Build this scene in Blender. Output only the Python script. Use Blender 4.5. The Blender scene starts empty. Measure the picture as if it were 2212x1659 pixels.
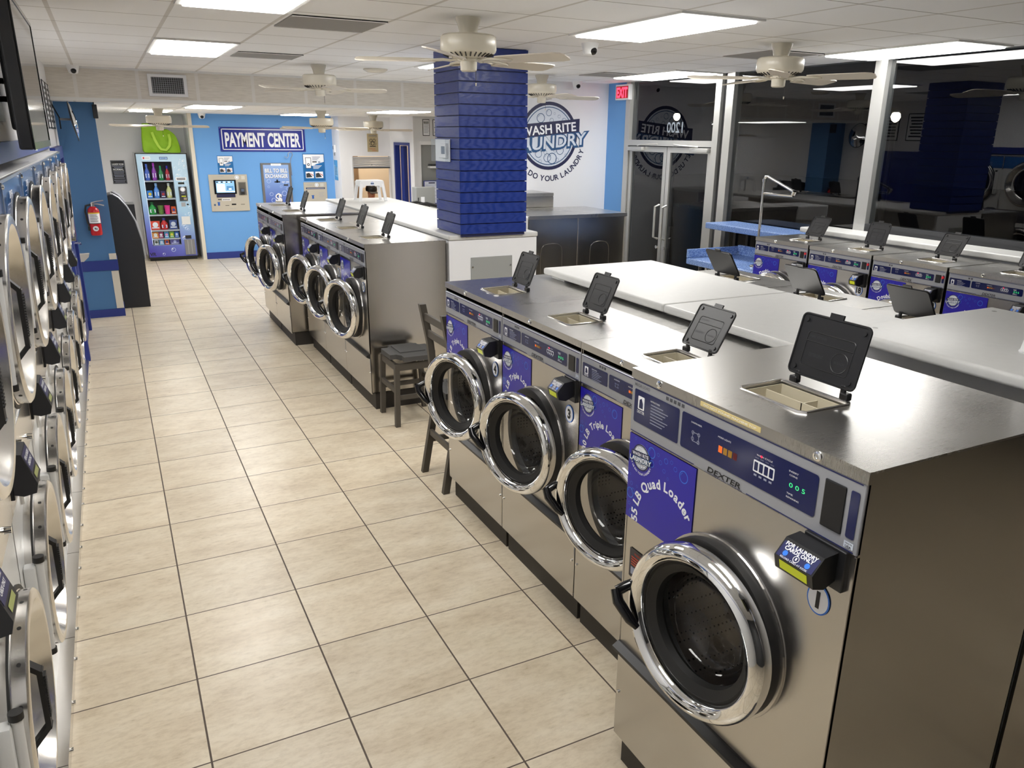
import bpy, bmesh, math, random
from mathutils import Matrix, Vector
random.seed(7)
SC = bpy.context.scene
COL = SC.collection
PI = math.pi

# ------------------------------------------------------------------ camera
cam_d = bpy.data.cameras.new('camera'); cam = bpy.data.objects.new('camera', cam_d); COL.objects.link(cam)
F_PX, YAW, PITCH, ROLL, PPX, PPY = 1683.23, .4832, .318, -.0133, 1139.54, 850.36
CAM = Vector((.455, -2.5296, 2.1697))
cy, sy, cp, sp = math.cos(YAW), math.sin(YAW), math.cos(PITCH), math.sin(PITCH)
fw = Vector((sy*cp, cy*cp, -sp)); rt = Vector((cy, -sy, 0)); dn = fw.cross(rt)
r2 = math.cos(ROLL)*rt + math.sin(ROLL)*dn; d2 = -math.sin(ROLL)*rt + math.cos(ROLL)*dn
cam.matrix_world = Matrix(((r2.x, -d2.x, -fw.x, CAM.x), (r2.y, -d2.y, -fw.y, CAM.y), (r2.z, -d2.z, -fw.z, CAM.z), (0, 0, 0, 1)))
cam_d.sensor_width = 36; cam_d.lens = F_PX/2212*36
cam_d.shift_x = -(PPX-1106)/2212; cam_d.shift_y = (PPY-829.5)/2212
cam_d.clip_start = .05; cam_d.clip_end = 200
SC.camera = cam

# ------------------------------------------------------------------ world, exposure
w = bpy.data.worlds.new('night'); SC.world = w; w.use_nodes = True
w.node_tree.nodes['Background'].inputs[0].default_value = (.012, .014, .024, 1)
w.node_tree.nodes['Background'].inputs[1].default_value = .12
SC.view_settings.view_transform = 'Standard'; SC.view_settings.look = 'None'
SC.view_settings.gamma = 1; SC.view_settings.use_curve_mapping = False
SC.view_settings.exposure = 0.18
LIGHT_POWER = 16.0          # emission of the ceiling panels
try:
    SC.cycles.use_denoising = True
    SC.cycles.max_bounces = 10; SC.cycles.diffuse_bounces = 6; SC.cycles.glossy_bounces = 5
    SC.cycles.transmission_bounces = 6; SC.cycles.transparent_max_bounces = 10
    SC.cycles.sample_clamp_indirect = 12; SC.cycles.caustics_reflective = True; SC.cycles.blur_glossy = 1.0; SC.cycles.caustics_refractive = False
except Exception:
    pass

# ------------------------------------------------------------------ materials
def lin(c):
    c = c/255.0
    return c/12.92 if c <= .04045 else ((c+.055)/1.055)**2.4
def rgb(r, g, b): return (lin(r), lin(g), lin(b), 1)
MATS = {}
def mat(name, col, rough=.5, metal=0, emit=None, es=0, spec=None, coat=0):
    m = bpy.data.materials.new(name); m.use_nodes = True
    b = m.node_tree.nodes['Principled BSDF']
    b.inputs['Base Color'].default_value = col; b.inputs['Roughness'].default_value = rough
    b.inputs['Metallic'].default_value = metal
    if spec is not None: b.inputs['Specular IOR Level'].default_value = spec
    if coat: b.inputs['Coat Weight'].default_value = coat; b.inputs['Coat Roughness'].default_value = .08
    if emit: b.inputs['Emission Color'].default_value = emit; b.inputs['Emission Strength'].default_value = es
    m.diffuse_color = col
    MATS[name] = m
    return m
class NT:
    def __init__(self, m): self.t = m.node_tree; self.n = self.t.nodes; self.b = self.n['Principled BSDF']
    def new(self, typ, **kw):
        n = self.n.new(typ)
        for k, v in kw.items(): setattr(n, k, v)
        return n
    def link(self, a, b): self.t.links.new(a, b)
    def math(self, op, a, b=None, c=None):
        n = self.new('ShaderNodeMath', operation=op)
        for i, x in enumerate((a, b, c)):
            if x is None: continue
            if isinstance(x, (int, float)): n.inputs[i].default_value = x
            else: self.link(x, n.inputs[i])
        return n.outputs[0]
    def noise(self, scale, detail=4, vec=None, rough=.5):
        n = self.new('ShaderNodeTexNoise'); n.inputs['Scale'].default_value = scale; n.inputs['Detail'].default_value = detail
        n.inputs['Roughness'].default_value = rough
        if vec is not None: self.link(vec, n.inputs['Vector'])
        return n.outputs[0]
    def ramp(self, fac, stops):
        r = self.new('ShaderNodeValToRGB'); e = r.color_ramp.elements
        while len(e) < len(stops): e.new(.5)
        for i, (p, c) in enumerate(stops): e[i].position = p; e[i].color = c
        self.link(fac, r.inputs[0]); return r.outputs[0]
    def coord(self, scale=(1, 1, 1), out='Object'):
        t = self.new('ShaderNodeTexCoord'); mp = self.new('ShaderNodeMapping'); mp.inputs['Scale'].default_value = scale
        self.link(t.outputs[out], mp.inputs['Vector']); return mp.outputs[0]
    def mix(self, fac, a, b):
        n = self.new('ShaderNodeMix', data_type='RGBA')
        for s, x in ((n.inputs[0], fac), (n.inputs[6], a), (n.inputs[7], b)):
            if isinstance(x, (int, float, tuple)): s.default_value = x
            else: self.link(x, s)
        return n.outputs[2]
    def bump(self, h, strength=.2, dist=.01):
        n = self.new('ShaderNodeBump'); n.inputs['Strength'].default_value = strength; n.inputs['Distance'].default_value = dist
        self.link(h, n.inputs['Height']); self.link(n.outputs[0], self.b.inputs['Normal'])

def steel(name, col, r0, r1, scale):
    m = mat(name, col, .3, 1); t = NT(m)
    v = t.coord(scale)
    n = t.noise(30, 6, v, .7); n2 = t.noise(2.2, 3, t.coord())
    t.link(t.math('ADD', t.math('MULTIPLY', n, r1-r0), t.math('ADD', t.math('MULTIPLY', n2, .10), r0-.05)), t.b.inputs['Roughness'])
    return m
STEEL = steel('brushed_steel', (.60, .59, .57, 1), .24, .33, (30, 1, 1))
STEEL_SIDE = steel('steel_side', (.56, .535, .50, 1), .17, .26, (1, 1, 24))
STEEL_FRONT = steel('steel_front', (.54, .525, .51, 1), .21, .28, (1, 1, 30))
STEEL_DOOR = steel('dryer_door_steel', (.72, .70, .67, 1), .16, .28, (2, 2, 20))
CHROME = mat('chrome', (.86, .86, .85, 1), .06, 1)
ALU = mat('window_aluminium', (.60, .60, .58, 1), .38, .75)
BLACK = mat('black_plastic', rgb(26, 26, 28), .38)
BLACKG = mat('black_gloss', rgb(14, 14, 16), .12)
RUBBER = mat('black_rubber', rgb(24, 23, 22), .55)
DARKSTRIP = mat('dark_strip', rgb(34, 34, 36), .42)
KICK = mat('kick_base', rgb(52, 48, 44), .6)
PANEL = mat('panel_silver', rgb(160, 162, 168), .4, .35)
NAVY = mat('navy_window', rgb(14, 24, 74), .14)
NAVYLINE = mat('navy_line', rgb(24, 30, 84), .4)
DECAL = mat('decal_blue', rgb(38, 30, 158), .3)
DECAL_LIGHT = mat('decal_light_blue', rgb(52, 122, 222), .35)
INK_WHITE = mat('ink_white', rgb(238, 240, 244), .45)
INK_GREY = mat('ink_grey', rgb(150, 156, 178), .45)
INK_BLACK = mat('ink_black', rgb(18, 18, 20), .5)
INK_NAVY = mat('ink_navy', rgb(28, 32, 72), .5)
INK_TEAL = mat('ink_teal', rgb(32, 78, 124), .5)
INK_RED = mat('ink_red', rgb(190, 66, 38), .5)
LOGO_GREY = mat('logo_pale', rgb(206, 214, 226), .5)
ORANGE = mat('mode_orange', rgb(225, 110, 40), .4, emit=rgb(230, 100, 30), es=.35)
AMBER = mat('mode_amber', rgb(150, 110, 30), .4, emit=rgb(160, 110, 20), es=.12)
DARKRED = mat('mode_red', rgb(92, 20, 30), .4)
LED_RED = mat('led_red', rgb(230, 20, 50), .4, emit=rgb(255, 20, 60), es=2.0)
LED_GREEN = mat('led_green', rgb(60, 210, 130), .4, emit=rgb(60, 220, 130), es=.8)
LCD = mat('lcd_green', rgb(168, 176, 20), .3, emit=rgb(170, 178, 20), es=.35)
REDBTN = mat('red_button', rgb(212, 40, 48), .35)
BEIGE = mat('dispenser_plastic', rgb(188, 180, 158), .45)
YELLOWED = mat('yellowed_sticker', rgb(208, 190, 132), .5)
WHITE = mat('white_plastic', rgb(236, 237, 238), .35)
WHITE_MATTE = mat('white_paint', rgb(226, 227, 230), .6)
WORKTOP = mat('white_laminate', rgb(224, 224, 221), .38)
DRYER_WHITE = mat('dryer_enamel', rgb(212, 212, 210), .35)
GREYPAINT = mat('grey_paint', rgb(150, 152, 150), .5)
FANCREAM = mat('fan_cream', rgb(214, 208, 192), .25)
FANBLADE = mat('fan_blade', rgb(212, 204, 190), .45)
DARKGREY = mat('dark_grey', rgb(52, 53, 56), .45)
ATMBLACK = mat('kiosk_black', rgb(33, 34, 38), .5)
BAGGREEN = mat('bag_green', rgb(138, 184, 24), .65); BAGSTRAP = mat('bag_strap', rgb(168, 206, 62), .6)
SKIN = mat('skin', rgb(196, 140, 112), .55)
SHIRT = mat('shirt', rgb(206, 168, 152), .75)
WOODGREY = mat('chair_wood', rgb(74, 69, 62), .5)
SEATGREY = mat('seat_fabric', rgb(74, 73, 72), .85)
REDPAINT = mat('extinguisher_red', rgb(196, 22, 36), .25)
CREAMTRIM = mat('cream_trim', rgb(214, 208, 194), .55)
DEEPBLUE = mat('deep_blue_trim', rgb(36, 54, 132), .4)
KIOSK = mat('kiosk_beige', rgb(186, 180, 166), .4)
WARMWALL = mat('warm_wall', rgb(240, 230, 214), .7)
CABWOOD = mat('cabinet_wood', rgb(168, 142, 112), .6)
YELLOW = mat('ladder_yellow', rgb(232, 176, 20), .45)
CEILGREY = mat('stained_vent', rgb(150, 148, 145), .8)
SCREEN = mat('kiosk_screen', rgb(120, 170, 215), .2, emit=rgb(150, 190, 225), es=.5)
SCREENW = mat('kiosk_screen_white', rgb(230, 235, 240), .2, emit=rgb(230, 235, 245), es=.7)
TVSCREEN = mat('tv_screen', rgb(20, 22, 24), .06, spec=.9)
MIRROR = mat('mirror', (.9, .92, .94, 1), .03, 1)
LAMPGLOW = mat('lamp_glow', rgb(255, 236, 200), .3, emit=rgb(255, 232, 190), es=60)
EXITRED = mat('exit_red', rgb(240, 60, 80), .4, emit=rgb(255, 50, 75), es=3.0)
EXITDARK = mat('exit_letters', rgb(110, 10, 20), .4, emit=rgb(200, 10, 30), es=.35)
POSTERBLUE = mat('poster_blue', rgb(20, 104, 168), .4)
TILETAN = mat('poster_tan', rgb(176, 160, 124), .5)
TEALFOIL = mat('terminal_blue', rgb(40, 92, 172), .4)
ASPHALT = mat('asphalt', rgb(40, 40, 42), .8)
COLOURS = {}
def paint(r, g, b, rough=.35):
    k = (r, g, b)
    if k not in COLOURS: COLOURS[k] = mat('pack_%d_%d_%d' % k, rgb(r, g, b), rough)
    return COLOURS[k]

PANEL_LIGHT = mat('light_diffuser', (1, 1, 1, 1), .5, emit=(1, .985, .955, 1), es=LIGHT_POWER)
TRIMWHITE = mat('light_frame', rgb(228, 228, 226), .5)

# floor: 20 inch stone tiles with dark joints
FLOOR = mat('floor_tiles', rgb(205, 192, 168), .3); t = NT(FLOOR)
TS = .508
sep = t.new('ShaderNodeSeparateXYZ'); t.link(t.coord(), sep.inputs[0])
X, Y = sep.outputs[0], sep.outputs[1]
def grid(t, v, size, half, off=0.0):
    f = t.math('FRACT', t.math('DIVIDE', t.math('ADD', v, off+size*1000), size))
    d = t.math('MINIMUM', f, t.math('SUBTRACT', 1.0, f))
    return t.math('LESS_THAN', d, half/size)
gx, gy = grid(t, X, TS, .0036), grid(t, Y, TS, .0030)
line = t.math('MAXIMUM', gx, gy)
cell = t.new('ShaderNodeCombineXYZ')
t.link(t.math('FLOOR', t.math('DIVIDE', X, TS)), cell.inputs[0]); t.link(t.math('FLOOR', t.math('DIVIDE', Y, TS)), cell.inputs[1])
wn = t.new('ShaderNodeTexWhiteNoise'); t.link(cell.outputs[0], wn.inputs['Vector'])
vm = t.new('ShaderNodeVectorMath', operation='ADD'); sc_ = t.new('ShaderNodeVectorMath', operation='SCALE'); sc_.inputs['Scale'].default_value = 9
t.link(wn.outputs['Color'], sc_.inputs[0]); t.link(t.coord(), vm.inputs[0]); t.link(sc_.outputs[0], vm.inputs[1])
mp = t.new('ShaderNodeMapping'); mp.inputs['Scale'].default_value = (2.4, 5.5, 1); t.link(vm.outputs[0], mp.inputs['Vector'])
n1 = t.noise(1.3, 7, mp.outputs[0], .62); n2 = t.noise(9, 6, mp.outputs[0], .7)
c1 = t.ramp(n1, [(.28, rgb(190, 173, 147)), (.48, rgb(212, 198, 173)), (.66, rgb(224, 213, 191)), (.82, rgb(200, 184, 158))])
c2 = t.ramp(n2, [(.36, rgb(176, 158, 132)), (.56, rgb(218, 205, 182))])
cc = t.mix(.32, c1, c2)
hs = t.new('ShaderNodeHueSaturation'); t.link(cc, hs.inputs['Color'])
t.link(t.math('ADD', t.math('MULTIPLY', wn.outputs['Value'], .12), .94), hs.inputs['Value'])
t.link(t.mix(line, hs.outputs[0], rgb(84, 72, 62)), t.b.inputs['Base Color'])
t.link(t.math('ADD', t.math('MULTIPLY', n2, .22), t.math('ADD', t.math('MULTIPLY', line, .4), .2)), t.b.inputs['Roughness'])
t.bump(t.math('SUBTRACT', t.math('MULTIPLY', n2, .25), line), .18, .003)

# suspended ceiling
def ceiling_mat(name, offx, offy, sx=.607, sy_=.612):
    m = mat(name, rgb(206, 205, 203), .85); t = NT(m)
    sep = t.new('ShaderNodeSeparateXYZ'); t.link(t.coord(), sep.inputs[0])
    a = grid(t, sep.outputs[0], sx, .012, offx); b = grid(t, sep.outputs[1], sy_, .005, offy)
    e = grid(t, sep.outputs[1], sy_, .012, offy)
    n = t.noise(60, 3); n2 = t.noise(.7, 3)
    base = t.mix(t.math('MULTIPLY', n2, .5), rgb(245, 246, 248), rgb(236, 237, 239))
    tl = t.mix(a, base, rgb(212, 210, 207))
    t.link(t.mix(b, tl, rgb(150, 146, 142)), t.b.inputs['Base Color'])
    t.bump(t.math('ADD', n, t.math('MULTIPLY', a, -.6)), .12, .004)
    return m
CEIL = ceiling_mat('ceiling_tiles', -.89, -4.22)
CEIL_REAR = ceiling_mat('ceiling_tiles_rear', -.85, -7.7)
SOFFIT = mat('soffit_board', rgb(198, 192, 182), .9); t = NT(SOFFIT)
sep = t.new('ShaderNodeSeparateXYZ'); t.link(t.coord(), sep.inputs[0])
a = grid(t, sep.outputs[0], .607, .018, -.89)
n = t.noise(45, 4)
t.link(t.mix(a, t.ramp(n, [(.3, rgb(206, 200, 190)), (.6, rgb(224, 219, 210))]), rgb(226, 223, 218)), t.b.inputs['Base Color'])
t.bump(n, .25, .006)
WALLWHITE = mat('wall_white', rgb(226, 227, 230), .75); t = NT(WALLWHITE); t.bump(t.noise(120, 3), .06, .003)
WALLBLUE = mat('wall_blue', rgb(104, 162, 224), .6); t = NT(WALLBLUE); t.bump(t.noise(90, 3), .06, .003)
PILLARBLUE = mat('pillar_blue', rgb(70, 116, 164), .55)
BEIGEWALL = mat('outer_wall', rgb(190, 182, 166), .8)
# blue slat boards with a faint grain
SLAT = mat('blue_slats', rgb(18, 52, 158), .35); t = NT(SLAT)
v = t.coord((1, 1, 6)); wv = t.new('ShaderNodeTexWave'); wv.inputs['Scale'].default_value = 4; wv.inputs['Distortion'].default_value = 9
wv.inputs['Detail'].default_value = 3; t.link(v, wv.inputs['Vector'])
t.bump(wv.outputs[1], .12, .002); t.link(t.math('ADD', t.math('MULTIPLY', wv.outputs[1], .15), .28), t.b.inputs['Roughness'])
t.link(t.mix(t.math('MULTIPLY', wv.outputs[1], .35), rgb(26, 48, 124), rgb(40, 64, 144)), t.b.inputs['Base Color'])
# blue speckled laminate
SPECK = mat('speckled_laminate', rgb(84, 122, 188), .4); t = NT(SPECK)
t.link(t.ramp(t.noise(75, 2), [(.40, rgb(44, 78, 150)), (.5, rgb(92, 130, 196)), (.6, rgb(168, 192, 226))]), t.b.inputs['Base Color'])
# laminate with scuffs
t = NT(WORKTOP); n = t.noise(30, 6, t.coord(), .7)
t.link(t.ramp(n, [(.2, rgb(200, 200, 198)), (.68, rgb(206, 206, 204)), (.78, rgb(188, 188, 185))]), t.b.inputs['Base Color'])
# perforated drum
DRUM = mat('drum_steel', (.55, .53, .51, 1), .28, 1); t = NT(DRUM)
vo = t.new('ShaderNodeTexVoronoi'); vo.inputs['Scale'].default_value = 60; vo.inputs['Randomness'].default_value = 0
t.link(t.coord(), vo.inputs['Vector'])
hole = t.math('LESS_THAN', vo.outputs['Distance'], .22)
t.link(t.mix(hole, (.55, .53, .51, 1), (.08, .08, .08, 1)), t.b.inputs['Base Color']); t.bump(hole, .1, .002)
# bubble print of the vending machine: deep violet low, pale blue high
VENDSKIN = mat('vending_print', rgb(130, 160, 215), .25); t = NT(VENDSKIN)
sep = t.new('ShaderNodeSeparateXYZ'); t.link(t.coord(), sep.inputs[0])
g = t.ramp(t.math('ADD', t.math('MULTIPLY', sep.outputs[2], .5), t.math('MULTIPLY', sep.outputs[0], .28)), [(.1, rgb(70, 62, 160)), (.3, rgb(104, 118, 200)), (.6, rgb(160, 196, 224)), (.95, rgb(184, 212, 232))])
t.link(g, t.b.inputs['Base Color'])
# glazing: clear sheet with a mirror-like surface at night
def glass(name, tint, ior=1.5, rough=.0):
    m = bpy.data.materials.new(name); m.use_nodes = True; t = m.node_tree; t.nodes.clear()
    o = t.nodes.new('ShaderNodeOutputMaterial'); mx = t.nodes.new('ShaderNodeMixShader'); fr = t.nodes.new('ShaderNodeFresnel')
    tr = t.nodes.new('ShaderNodeBsdfTransparent'); gl = t.nodes.new('ShaderNodeBsdfGlossy')
    fr.inputs[0].default_value = ior; tr.inputs[0].default_value = tint; gl.inputs['Roughness'].default_value = rough
    ge = t.nodes.new('ShaderNodeNewGeometry'); mu = t.nodes.new('ShaderNodeMath'); mu.operation = 'SUBTRACT'; mu.inputs[0].default_value = 1; t.links.new(ge.outputs['Backfacing'], mu.inputs[1])
    mm = t.nodes.new('ShaderNodeMath'); mm.operation = 'MULTIPLY'; t.links.new(fr.outputs[0], mm.inputs[0]); t.links.new(mu.outputs[0], mm.inputs[1])
    t.links.new(mm.outputs[0], mx.inputs[0]); t.links.new(tr.outputs[0], mx.inputs[1]); t.links.new(gl.outputs[0], mx.inputs[2])
    t.links.new(mx.outputs[0], o.inputs[0]); m.diffuse_color = tint
    return m
GLASS = glass('window_glass', (.66, .68, .70, 1), 1.72)
DOORGLASS = glass('washer_glass', (.80, .80, .80, 1), 1.5)
DRYERGLASS = glass('dryer_glass', (.25, .25, .25, 1), 1.5)
CLEAR = glass('clear_plastic', (.92, .94, .96, 1), 1.4, .05)

# ------------------------------------------------------------------ mesh builder
_FONT = {}
def glyphs(s, bold=0.0, shear=0.0):
    k = (s, bold, shear)
    if k in _FONT: return _FONT[k]
    c = bpy.data.curves.new('lettering', 'FONT'); c.body = s; c.size = 1; c.offset = bold; c.shear = shear; c.resolution_u = 3
    c.fill_mode = 'FRONT'
    o = bpy.data.objects.new('lettering', c); COL.objects.link(o)
    dg = bpy.context.evaluated_depsgraph_get(); dg.update()
    me = o.evaluated_get(dg).to_mesh()
    vs = [(v.co.x, v.co.y) for v in me.vertices]; fs = [tuple(p.vertices) for p in me.polygons]
    o.evaluated_get(dg).to_mesh_clear()
    bpy.data.objects.remove(o); bpy.data.curves.remove(c)
    if vs:
        bb = (min(v[0] for v in vs), max(v[0] for v in vs), min(v[1] for v in vs), max(v[1] for v in vs))
    else: bb = (0, .3, 0, .7)
    _FONT[k] = (vs, fs, bb); return _FONT[k]

class MB:
    """collects shapes into one mesh"""
    def __init__(self): self.v = []; self.f = []; self.mi = []; self.sm = []; self.mats = []; self.X = Matrix.Identity(4)
    def slot(self, m):
        if m not in self.mats: self.mats.append(m)
        return self.mats.index(m)
    def add(self, vs, fs, m, smooth=False):
        n = len(self.v); s = self.slot(m)
        self.v += [tuple(self.X @ Vector(p)) for p in vs]
        for f in fs: self.f.append(tuple(i+n for i in f)); self.mi.append(s); self.sm.append(smooth)
        return self
    def bm(self, b, m, smooth=False):
        b.verts.index_update()
        self.add([v.co[:] for v in b.verts], [[v.index for v in f.verts] for f in b.faces], m, smooth); b.free(); return self
    def box(self, x0, x1, y0, y1, z0, z1, m, bev=0, seg=2):
        if bev <= 0:
            vs = [(x0,y0,z0),(x1,y0,z0),(x1,y1,z0),(x0,y1,z0),(x0,y0,z1),(x1,y0,z1),(x1,y1,z1),(x0,y1,z1)]
            return self.add(vs, [(0,3,2,1),(4,5,6,7),(0,1,5,4),(1,2,6,5),(2,3,7,6),(3,0,4,7)], m)
        b = bmesh.new(); bmesh.ops.create_cube(b, size=1)
        for v in b.verts: v.co = Vector(((x0+x1)/2+v.co.x*(x1-x0), (y0+y1)/2+v.co.y*(y1-y0), (z0+z1)/2+v.co.z*(z1-z0)))
        bmesh.ops.bevel(b, geom=b.edges[:], offset=bev, segments=seg, profile=.5, affect='EDGES')
        return self.bm(b, m)
    def tube(self, pts, r, m, n=10, closed=False, caps=True):
        P = [Vector(p) for p in pts]; k = len(P); R = r if isinstance(r, (list, tuple)) else [r]*k
        vs = []; fs = []; up = None
        for i in range(k):
            a = P[i-1] if (i > 0 or closed) else P[i]; c = P[(i+1) % k] if (i < k-1 or closed) else P[i]
            d = (c-a).normalized()
            if up is None: up = d.orthogonal().normalized()
            up = (up-d*up.dot(d)).normalized(); s = d.cross(up)
            for j in range(n):
                q = 2*PI*j/n; vs.append(P[i]+R[i]*(math.cos(q)*up+math.sin(q)*s))
        m_ = k if closed else k-1
        for i in range(m_):
            for j in range(n):
                a = i*n+j; b = i*n+(j+1) % n; c = ((i+1) % k)*n+(j+1) % n; d = ((i+1) % k)*n+j
                fs.append((a, b, c, d))
        self.add(vs, fs, m, True)
        if caps and not closed:
            self.add(vs[:n], [tuple(range(n))[::-1]], m); self.add(vs[-n:], [tuple(range(n))], m)
        return self
    def cyl(self, a, b, r, m, n=20, r2=None): return self.tube([a, b], [r, r if r2 is None else r2], m, n)
    def lathe(self, prof, m, c=(0, 0, 0), axis='y', n=48, smooth=True, closed=False):
        """prof: (radius, height along the axis) pairs"""
        vs = []; fs = []; k = len(prof)
        for i in range(n):
            q = 2*PI*i/n; co, si = math.cos(q), math.sin(q)
            for r, h in prof:
                if axis == 'y': vs.append((c[0]+r*co, c[1]+h, c[2]+r*si))
                elif axis == 'z': vs.append((c[0]+r*co, c[1]+r*si, c[2]+h))
                else: vs.append((c[0]+h, c[1]+r*co, c[2]+r*si))
        kk = k if closed else k-1
        for i in range(n):
            for j in range(kk):
                a = i*k+j; b = i*k+(j+1) % k; c2 = ((i+1) % n)*k+(j+1) % k; d = ((i+1) % n)*k+j
                fs.append((a, d, c2, b))
        return self.add(vs, fs, m, smooth)
    def prism(self, poly, y0, y1, m):
        """polygon in (x, z), extruded along y"""
        n = len(poly); vs = [(x, y0, z) for x, z in poly]+[(x, y1, z) for x, z in poly]
        fs = [tuple(range(n)), tuple(range(2*n-1, n-1, -1))]+[(i, i+n, (i+1) % n+n, (i+1) % n) for i in range(n)]
        return self.add(vs, fs, m)
    def prism_x(self, poly, x0, x1, m):
        """polygon in (y, z), extruded along x"""
        n = len(poly); vs = [(x0, y, z) for y, z in poly]+[(x1, y, z) for y, z in poly]
        fs = [tuple(range(n)), tuple(range(2*n-1, n-1, -1))]+[(i, i+n, (i+1) % n+n, (i+1) % n) for i in range(n)]
        return self.add(vs, fs, m)
    # flat shapes on a sheet that faces -y
    def flat(self, poly, y, m): return self.add([(x, y, z) for x, z in poly], [tuple(range(len(poly)))], m)
    def rect(self, x0, x1, z0, z1, y, m, rad=0): return self.flat(rr(x0, x1, z0, z1, rad), y, m)
    def disc(self, cx, cz, r, y, m, n=32, rz=None): return self.flat([(cx+r*math.cos(2*PI*i/n), cz+(rz or r)*math.sin(2*PI*i/n)) for i in range(n)], y, m)
    def ring(self, cx, cz, r0, r1, y, m, n=32, a0=0, a1=2*PI, k=1.0):
        vs = []; full = abs(a1-a0-2*PI) < 1e-6; q = n if full else n+1
        for i in range(q):
            a = a0+(a1-a0)*i/n
            vs += [(cx+r0*math.cos(a), y, cz+k*r0*math.sin(a)), (cx+r1*math.cos(a), y, cz+k*r1*math.sin(a))]
        fs = []
        for i in range(n):
            j = (i+1) % q; fs.append((2*i, 2*i+1, 2*j+1, 2*j))
        return self.add(vs, fs, m)
    def text(self, s, cx, cz, y, m, h=None, wd=None, bold=0.0, shear=0.0, rot=0.0, align='c', wmax=None):
        vs, fs, bb = glyphs(s, bold, shear)
        k = h/.73 if h else wd/(bb[1]-bb[0]); kx = wd/(bb[1]-bb[0]) if wd else k
        if wmax: kx = min(kx, wmax/(bb[1]-bb[0]))
        ox = (bb[0]+bb[1])/2 if align == 'c' else (bb[0] if align == 'l' else bb[1]); oz = .36
        co, si = math.cos(rot), math.sin(rot)
        out = []
        for a, b in vs:
            px, pz = (a-ox)*kx, (b-oz)*k
            out.append((cx+px*co-pz*si, y, cz+px*si+pz*co))
        return self.add(out, fs, m)
    def arc_text(self, s, cx, cz, r, a0, y, m, h, bold=0.0, inside=False, gap=.09):
        """letters along a circle, from angle a0, clockwise (inside=False) or anticlockwise along the bottom"""
        k = h/.73; a = a0
        for ch in s:
            if ch == ' ': adv = .30*k
            else:
                _, _, bb = glyphs(ch, bold); adv = (bb[1]-bb[0]+gap)*k
            d = adv/r
            if ch != ' ':
                mid = a-d/2 if not inside else a+d/2
                rr_ = r+h/2 if not inside else r-h/2
                self.text(ch, cx+rr_*math.cos(mid), cz+rr_*math.sin(mid), y, m, h=h, bold=bold, rot=mid-PI/2 if not inside else mid+PI/2)
            a = a-d if not inside else a+d
        return self
    def build(self, name, parent=None, loc=None, rotz=None):
        me = bpy.data.meshes.new(name); me.from_pydata(self.v, [], self.f)
        for m in self.mats: me.materials.append(m)
        me.polygons.foreach_set('material_index', self.mi); me.polygons.foreach_set('use_smooth', self.sm)
        me.update()
        if any(self.sm):
            try: me.set_sharp_from_angle(angle=math.radians(40))
            except Exception: pass
        o = bpy.data.objects.new(name, me); COL.objects.link(o)
        if parent: o.parent = parent
        if loc: o.location = loc
        if rotz is not None: o.rotation_euler = (0, 0, rotz)
        return o
def rr(x0, x1, z0, z1, rad=0, n=4):
    if rad <= 0: return [(x0, z0), (x1, z0), (x1, z1), (x0, z1)]
    out = []
    for cx, cz, a in ((x1-rad, z0+rad, -PI/2), (x1-rad, z1-rad, 0), (x0+rad, z1-rad, PI/2), (x0+rad, z0+rad, PI)):
        for i in range(n+1): out.append((cx+rad*math.cos(a+PI/2*i/n), cz+rad*math.sin(a+PI/2*i/n)))
    return out
def tag(o, label=None, cat=None, group=None, kind=None):
    if label: o['label'] = label
    if cat: o['category'] = cat
    if group: o['group'] = group
    if kind: o['kind'] = kind
    return o
def empty(name, loc, rz=0, label=None, cat=None, group=None):
    o = bpy.data.objects.new(name, None); COL.objects.link(o); o.location = loc; o.rotation_euler = (0, 0, rz); o.empty_display_size = .1
    return tag(o, label, cat, group)
def children(o): return [c for c in bpy.data.objects if c.parent == o]
def copy_tree(o, parent=None):
    c = o.copy(); COL.objects.link(c)
    if parent: c.parent = parent
    for ch in children(o): copy_tree(ch, c)
    return c
def struct(mb, name, **kw): return tag(mb.build(name, **kw), kind='structure')
def hole_panel(mb, x0, x1, z0, z1, cx, cz, r, y, m, n=48):
    """flat sheet with a round hole"""
    pts = []; out = []
    for i in range(n):
        a = 2*PI*i/n; c, s = math.cos(a), math.sin(a)
        pts.append((cx+r*c, y, cz+r*s))
        k = min([(x1-cx)/c if c > 1e-9 else 1e9, (x0-cx)/c if c < -1e-9 else 1e9, (z1-cz)/s if s > 1e-9 else 1e9, (z0-cz)/s if s < -1e-9 else 1e9])
        out.append((cx+k*c, y, cz+k*s))
    # snap the nearest outline points to the corners
    for qx in (x0, x1):
        for qz in (z0, z1):
            j = min(range(n), key=lambda i: (out[i][0]-qx)**2+(out[i][2]-qz)**2); out[j] = (qx, y, qz)
    mb.add(pts+out, [(i, n+i, n+(i+1) % n, (i+1) % n) for i in range(n)], m)
# ================================================================== the room
WX = 6.28            # window wall
CZ, RZ = 2.826, 2.485
struct(MB().box(-.9, 7.2, -7, 14.2, -.1, 0, FLOOR), 'floor')
struct(MB().box(-.1, 6.42, -7, 7.66, CZ, CZ+.08, CEIL), 'ceiling')
struct(MB().box(-.1, 7.2, 7.70, 14.2, RZ, RZ+.08, CEIL_REAR), 'ceiling')
s = MB().box(-.1, 6.28, 7.62, 7.70, RZ-.005, CZ, SOFFIT)
s.box(-.1, 6.28, 7.612, 7.62, RZ-.005, RZ+.03, TRIMWHITE); s.box(-.1, 6.28, 7.612, 7.62, CZ-.02, CZ, TRIMWHITE)
struct(s, 'trim_1')
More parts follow.
